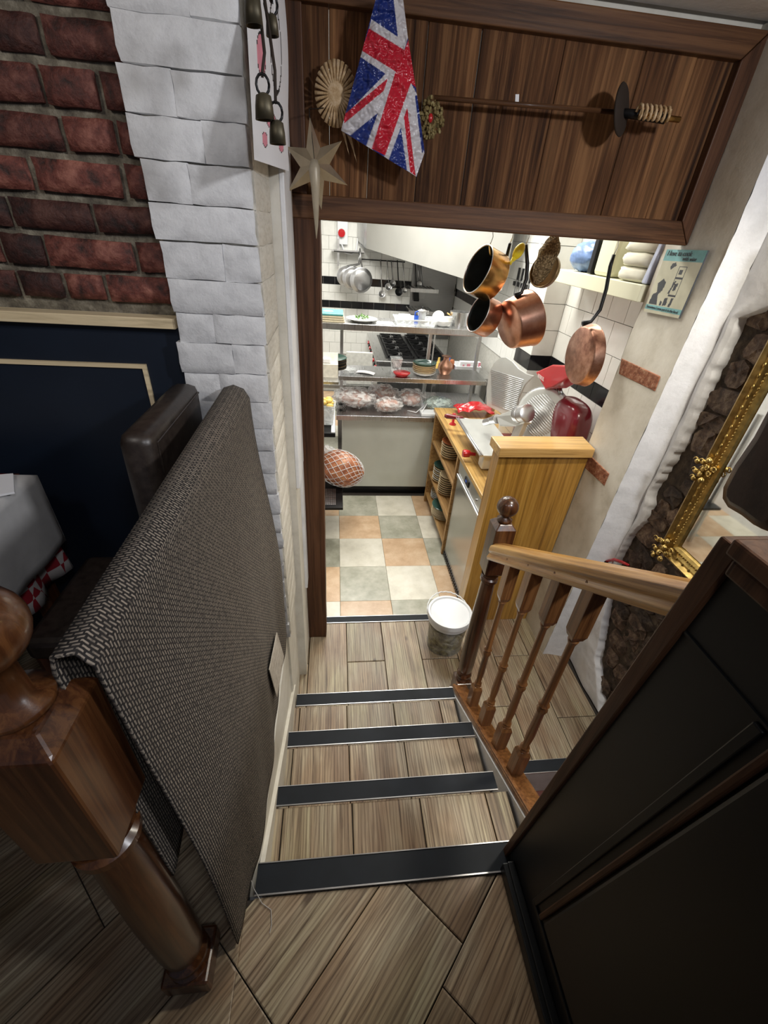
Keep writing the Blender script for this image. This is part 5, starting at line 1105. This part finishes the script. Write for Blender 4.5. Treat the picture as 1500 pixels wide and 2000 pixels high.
# right shelf + bags
shf = obj('wall_shelf', MB().box((1.38, 2.065, 1.298), (1.575, 2.98, 1.368)), CREAM_P, bevel=.003); tag(shf, 'cream wall shelf with folded linen above the slicer', 'shelf')
bag('blue_bag', (1.47, 2.80, 1.445), (.075, .13, .075), BLUEBAG, 'plastic-wrapped blue cloth bundle at the far end of the cream shelf', 21, fm=BLUEBAG, amp=.12)
tag(obj('dark_folder', MB().box((1.40, 2.585, 1.37), (1.56, 2.63, 1.56)), IRON, bevel=.006), 'upright black folder on the cream shelf beside the blue bundle', 'folder')
tag(obj('white_canister', MB().box((1.40, 2.395, 1.37), (1.57, 2.565, 1.60)), CREAM_P, bevel=.02), 'tall off-white canister on the cream shelf', 'canister')
LIN = plain('cream_linen', (.74, .72, .60), .8, 0, .04, 10, .2)
for i, z in enumerate((1.37, 1.432, 1.49)):
    o = obj('folded_linen', MB().blob((1.475, 2.21, z+.029), (.088, .125, .032), 22, 12, .10, 9, i, sq=.5), LIN, smooth=True)
    tag(o, ['folded cream linen, bottom of the pile on the cream shelf', 'folded cream linen, middle of the pile on the cream shelf', 'folded cream linen, top of the pile on the cream shelf'][i], 'linen', 'linen on the cream shelf')
tag(obj('lilac_cloth', MB().prism([(1.39, 2.068, 1.372), (1.56, 2.068, 1.372), (1.56, 2.068, 1.6), (1.42, 2.068, 1.6)], (0, .03, 0)), GREY_CLOTH, bevel=.006), 'pale lilac cloth hanging at the near end of the cream shelf', 'cloth')

# hanging pans
def saucepan(name, cpx, cpy, Yd, axis, r, depth, mat, inmat, lab, handle=None, hmat=IRON, base_r=None, hr=.009, rim=None, seg=40, extra=None):
    c = V(at(cpx, cpy, Y=Yd)); ax = V(axis).normalized(); br_ = base_r or r; e = empty(name, c, lab, 'pan', 'pans hanging in the doorway')
    pr = [(.001, -depth), (br_-.008, -depth), (br_, -depth+.008), (r, -.002), (r+.003, 0), (r, .003), (r-.003, 0)]
    obj('pan_body', MB().lathe(pr, c, ax, seg, cap=False), mat, e, smooth=True, auto=50)
    obj('pan_lining', MB().lathe([(r-.003, 0), (br_-.004, -depth+.004), (.001, -depth+.003)], c, ax, seg, cap=False), inmat, e, smooth=True, auto=50)
    obj('rim', MB().tube([c + (ax.orthogonal().normalized()*math.cos(t) + ax.cross(ax.orthogonal().normalized())*math.sin(t))*(r) + ax*.001 for t in [i*2*math.pi/40 for i in range(41)]], .0022, 6, cap=False), rim or mat, e, smooth=True)
    if handle:
        pts = [V(at(x, y, Y=Y_)) for x, y, Y_ in handle]; obj('handle', MB().tube(pts, [hr*1.5]+[hr]*(len(pts)-2)+[hr*.9], 10), hmat, e, smooth=True)
        obj('hook', MB().tube([pts[-1], pts[-1]+V((.008, 0, .03)), pts[-1]+V((0, 0, .06)), V((pts[-1].x, 2.2, 1.648))], .0018, 5), ALU, e, smooth=True)
    return e
tag(obj('hanging_rail', MB().tube([(.55, 2.2, 1.65), (1.45, 2.2, 1.65)], .009, 8), STEEL, smooth=True), 'steel rail behind the hatch from which the pans hang', 'rail')
saucepan('copper_saucepan', 933, 526, 2.2, iv(933, 526, -.80, .36, .47), .103, .105, mottled('brass_copper', (.50, .24, .08), (.66, .38, .14), (.85, .58, .24), 7, .25, .1, .05), TIN, 'brassy saucepan with its dark inside facing left, topmost of the hanging pans',
         [(960, 500, 2.2), (958, 488, 2.2), (957, 478, 2.2)], BRASS, hr=.007, rim=ALU)
bpy.data.materials['brass_copper'].node_tree.nodes['Principled BSDF'].inputs['Metallic'].default_value = 1
saucepan('copper_saucepan', 934, 612, 2.25, iv(934, 612, -.80, .34, .49), .088, .085, COPPER, TIN, 'copper saucepan with its dark inside facing left, below the brassy one', [(962, 578, 2.24), (985, 520, 2.22), (996, 475, 2.2)], IRON, hr=.008, rim=ALU)
saucepan('copper_saucepan', 1034, 622, 2.2, iv(1034, 622, .80, .25, -.54), .128, .118, COPPER, TIN, 'large copper saucepan showing its base, with an upright curved black handle', [(1006, 578, 2.17), (1018, 572, 2.17), (1028, 545, 2.19), (1030, 515, 2.2), (1027, 478, 2.2)], IRON, base_r=.112, hr=.009)
saucepan('copper_frying_pan', 1148, 695, 2.2, iv(1148, 694, .86, .0, -.50), .150, .052, COPPER_D, TIN, 'shallow aged copper frying pan on a long black handle', [(1138, 632, 2.18), (1154, 628, 2.18), (1172, 605, 2.18), (1184, 565, 2.19), (1192, 520, 2.2), (1199, 497, 2.2)], IRON, base_r=.143, hr=.009)
# mitt + small pan, yellow scoop
pm_ = V(at(1055, 530, Y=2.22)); saucepan('bronze_pan', 1062, 528, 2.24, iv(1062, 528, -.55, .25, .8), .072, .03, BRONZE, BRONZE, 'small bronze pan behind the speckled mitt', None)
mtm = MB(); mc_ = V(at(1067, 506, Y=2.2)); mtm.blob(mc_, (.044, .03, .098), 20, 16, .18, 9, 3, M=Matrix.Rotation(R(14), 3, 'Y')); 
tag(obj('speckled_mitt', mtm, BRISTLE, smooth=True), 'brown speckled woolly mitt hanging among the pans', 'mitt')
obj('hanging_loop', MB().tube([mc_+V((.005, 0, .075)), V((mc_.x+.01, 2.2, 1.648))], .004, 6), BRISTLE, bpy.data.objects['speckled_mitt'])
ye_ = V(at(1013, 491, Y=2.16)); yo = empty('yellow_scoop', ye_, 'yellow plastic fish-shaped scoop hanging among the copper pans', 'scoop')
obj('scoop_body', MB().blob(ye_, (.022, .016, .036), 16, 12, 0, M=Matrix.Rotation(R(28), 3, 'Y')), YELLOW, yo, smooth=True); obj('scoop_tail', MB().tube([ye_+V((-.014, 0, -.026)), ye_+V((-.024, 0, -.042)), ye_+V((-.030, 0, -.05))], [.012, .006, .010], 8), YELLOW, yo, smooth=True)
obj('string', MB().tube([ye_+V((.012, 0, .032)), V((ye_.x+.014, 2.2, 1.648))], .0012, 5), ALU, yo)
pt = empty('steel_pot', V(at(907, 600, Y=4.3)), 'steel stockpot with brass handles seen behind the copper saucepans', 'pot'); pc_ = V((1.16, 4.30, .7905))
obj('pot_body', MB().lathe([(.001, 0), (.085, 0), (.088, .12), (.084, .12), (.081, .006), (.001, .006)], pc_, n=28), STEEL, pt, smooth=True, auto=45)
for sg in (-1, 1): obj('handle', MB().tube([pc_+V((sg*.086, -.03, .09)), pc_+V((sg*.115, -.02, .10)), pc_+V((sg*.115, .02, .10)), pc_+V((sg*.086, .03, .09))], .006, 8), BRASS, pt, smooth=True)
tag(obj('paper_roll', MB().lathe([(.02, 0), (.07, 0), (.07, .20), (.02, .20)], (1.36, 4.28, .791), n=22), WHITE_PL, smooth=True, auto=40), 'white paper roll on the upper shelf behind the hanging pans', 'roll')
# bucket
bc_ = V((.705, 1.815, ZL)); bk_ = empty('olive_bucket', bc_, 'clear plastic bucket of green olives with a white lid at the foot of the stairs', 'bucket')
obj('olives', MB().lathe([(.001, .004), (.108, .004), (.119, .20), (.001, .20)], bc_, n=28), mottled('olives', (.035, .028, .008), (.12, .10, .035), (.26, .24, .10), 34, .3, .8, 0, .01, 2), bk_, smooth=True, auto=40)
obj('bucket_wall', MB().lathe([(.113, 0), (.126, .27), (.123, .27), (.110, .003)], bc_, n=36), film('bucket_clear', (.8, .8, .74), .12), bk_, smooth=True, auto=40)
obj('bucket_band', MB().lathe([(.128, .225), (.131, .262), (.126, .262), (.124, .225)], bc_, n=36), WHITE_PL, bk_, smooth=True, auto=40)
obj('lid', MB().lathe([(.137, .255), (.139, .262), (.137, .270), (.139, .278), (.136, .290), (.124, .291), (.118, .282), (.001, .284)], bc_, n=40), WHITE_PL, bk_, smooth=True, auto=35)
obj('handle', MB().tube([bc_+V((.135*math.cos(t), .02+.15*math.sin(t), .262+.03*math.sin(t)+.003*math.sin(t*26))) for t in [i*math.pi/40 for i in range(41)]], .0035, 6), WHITE_PL, bk_, smooth=True)
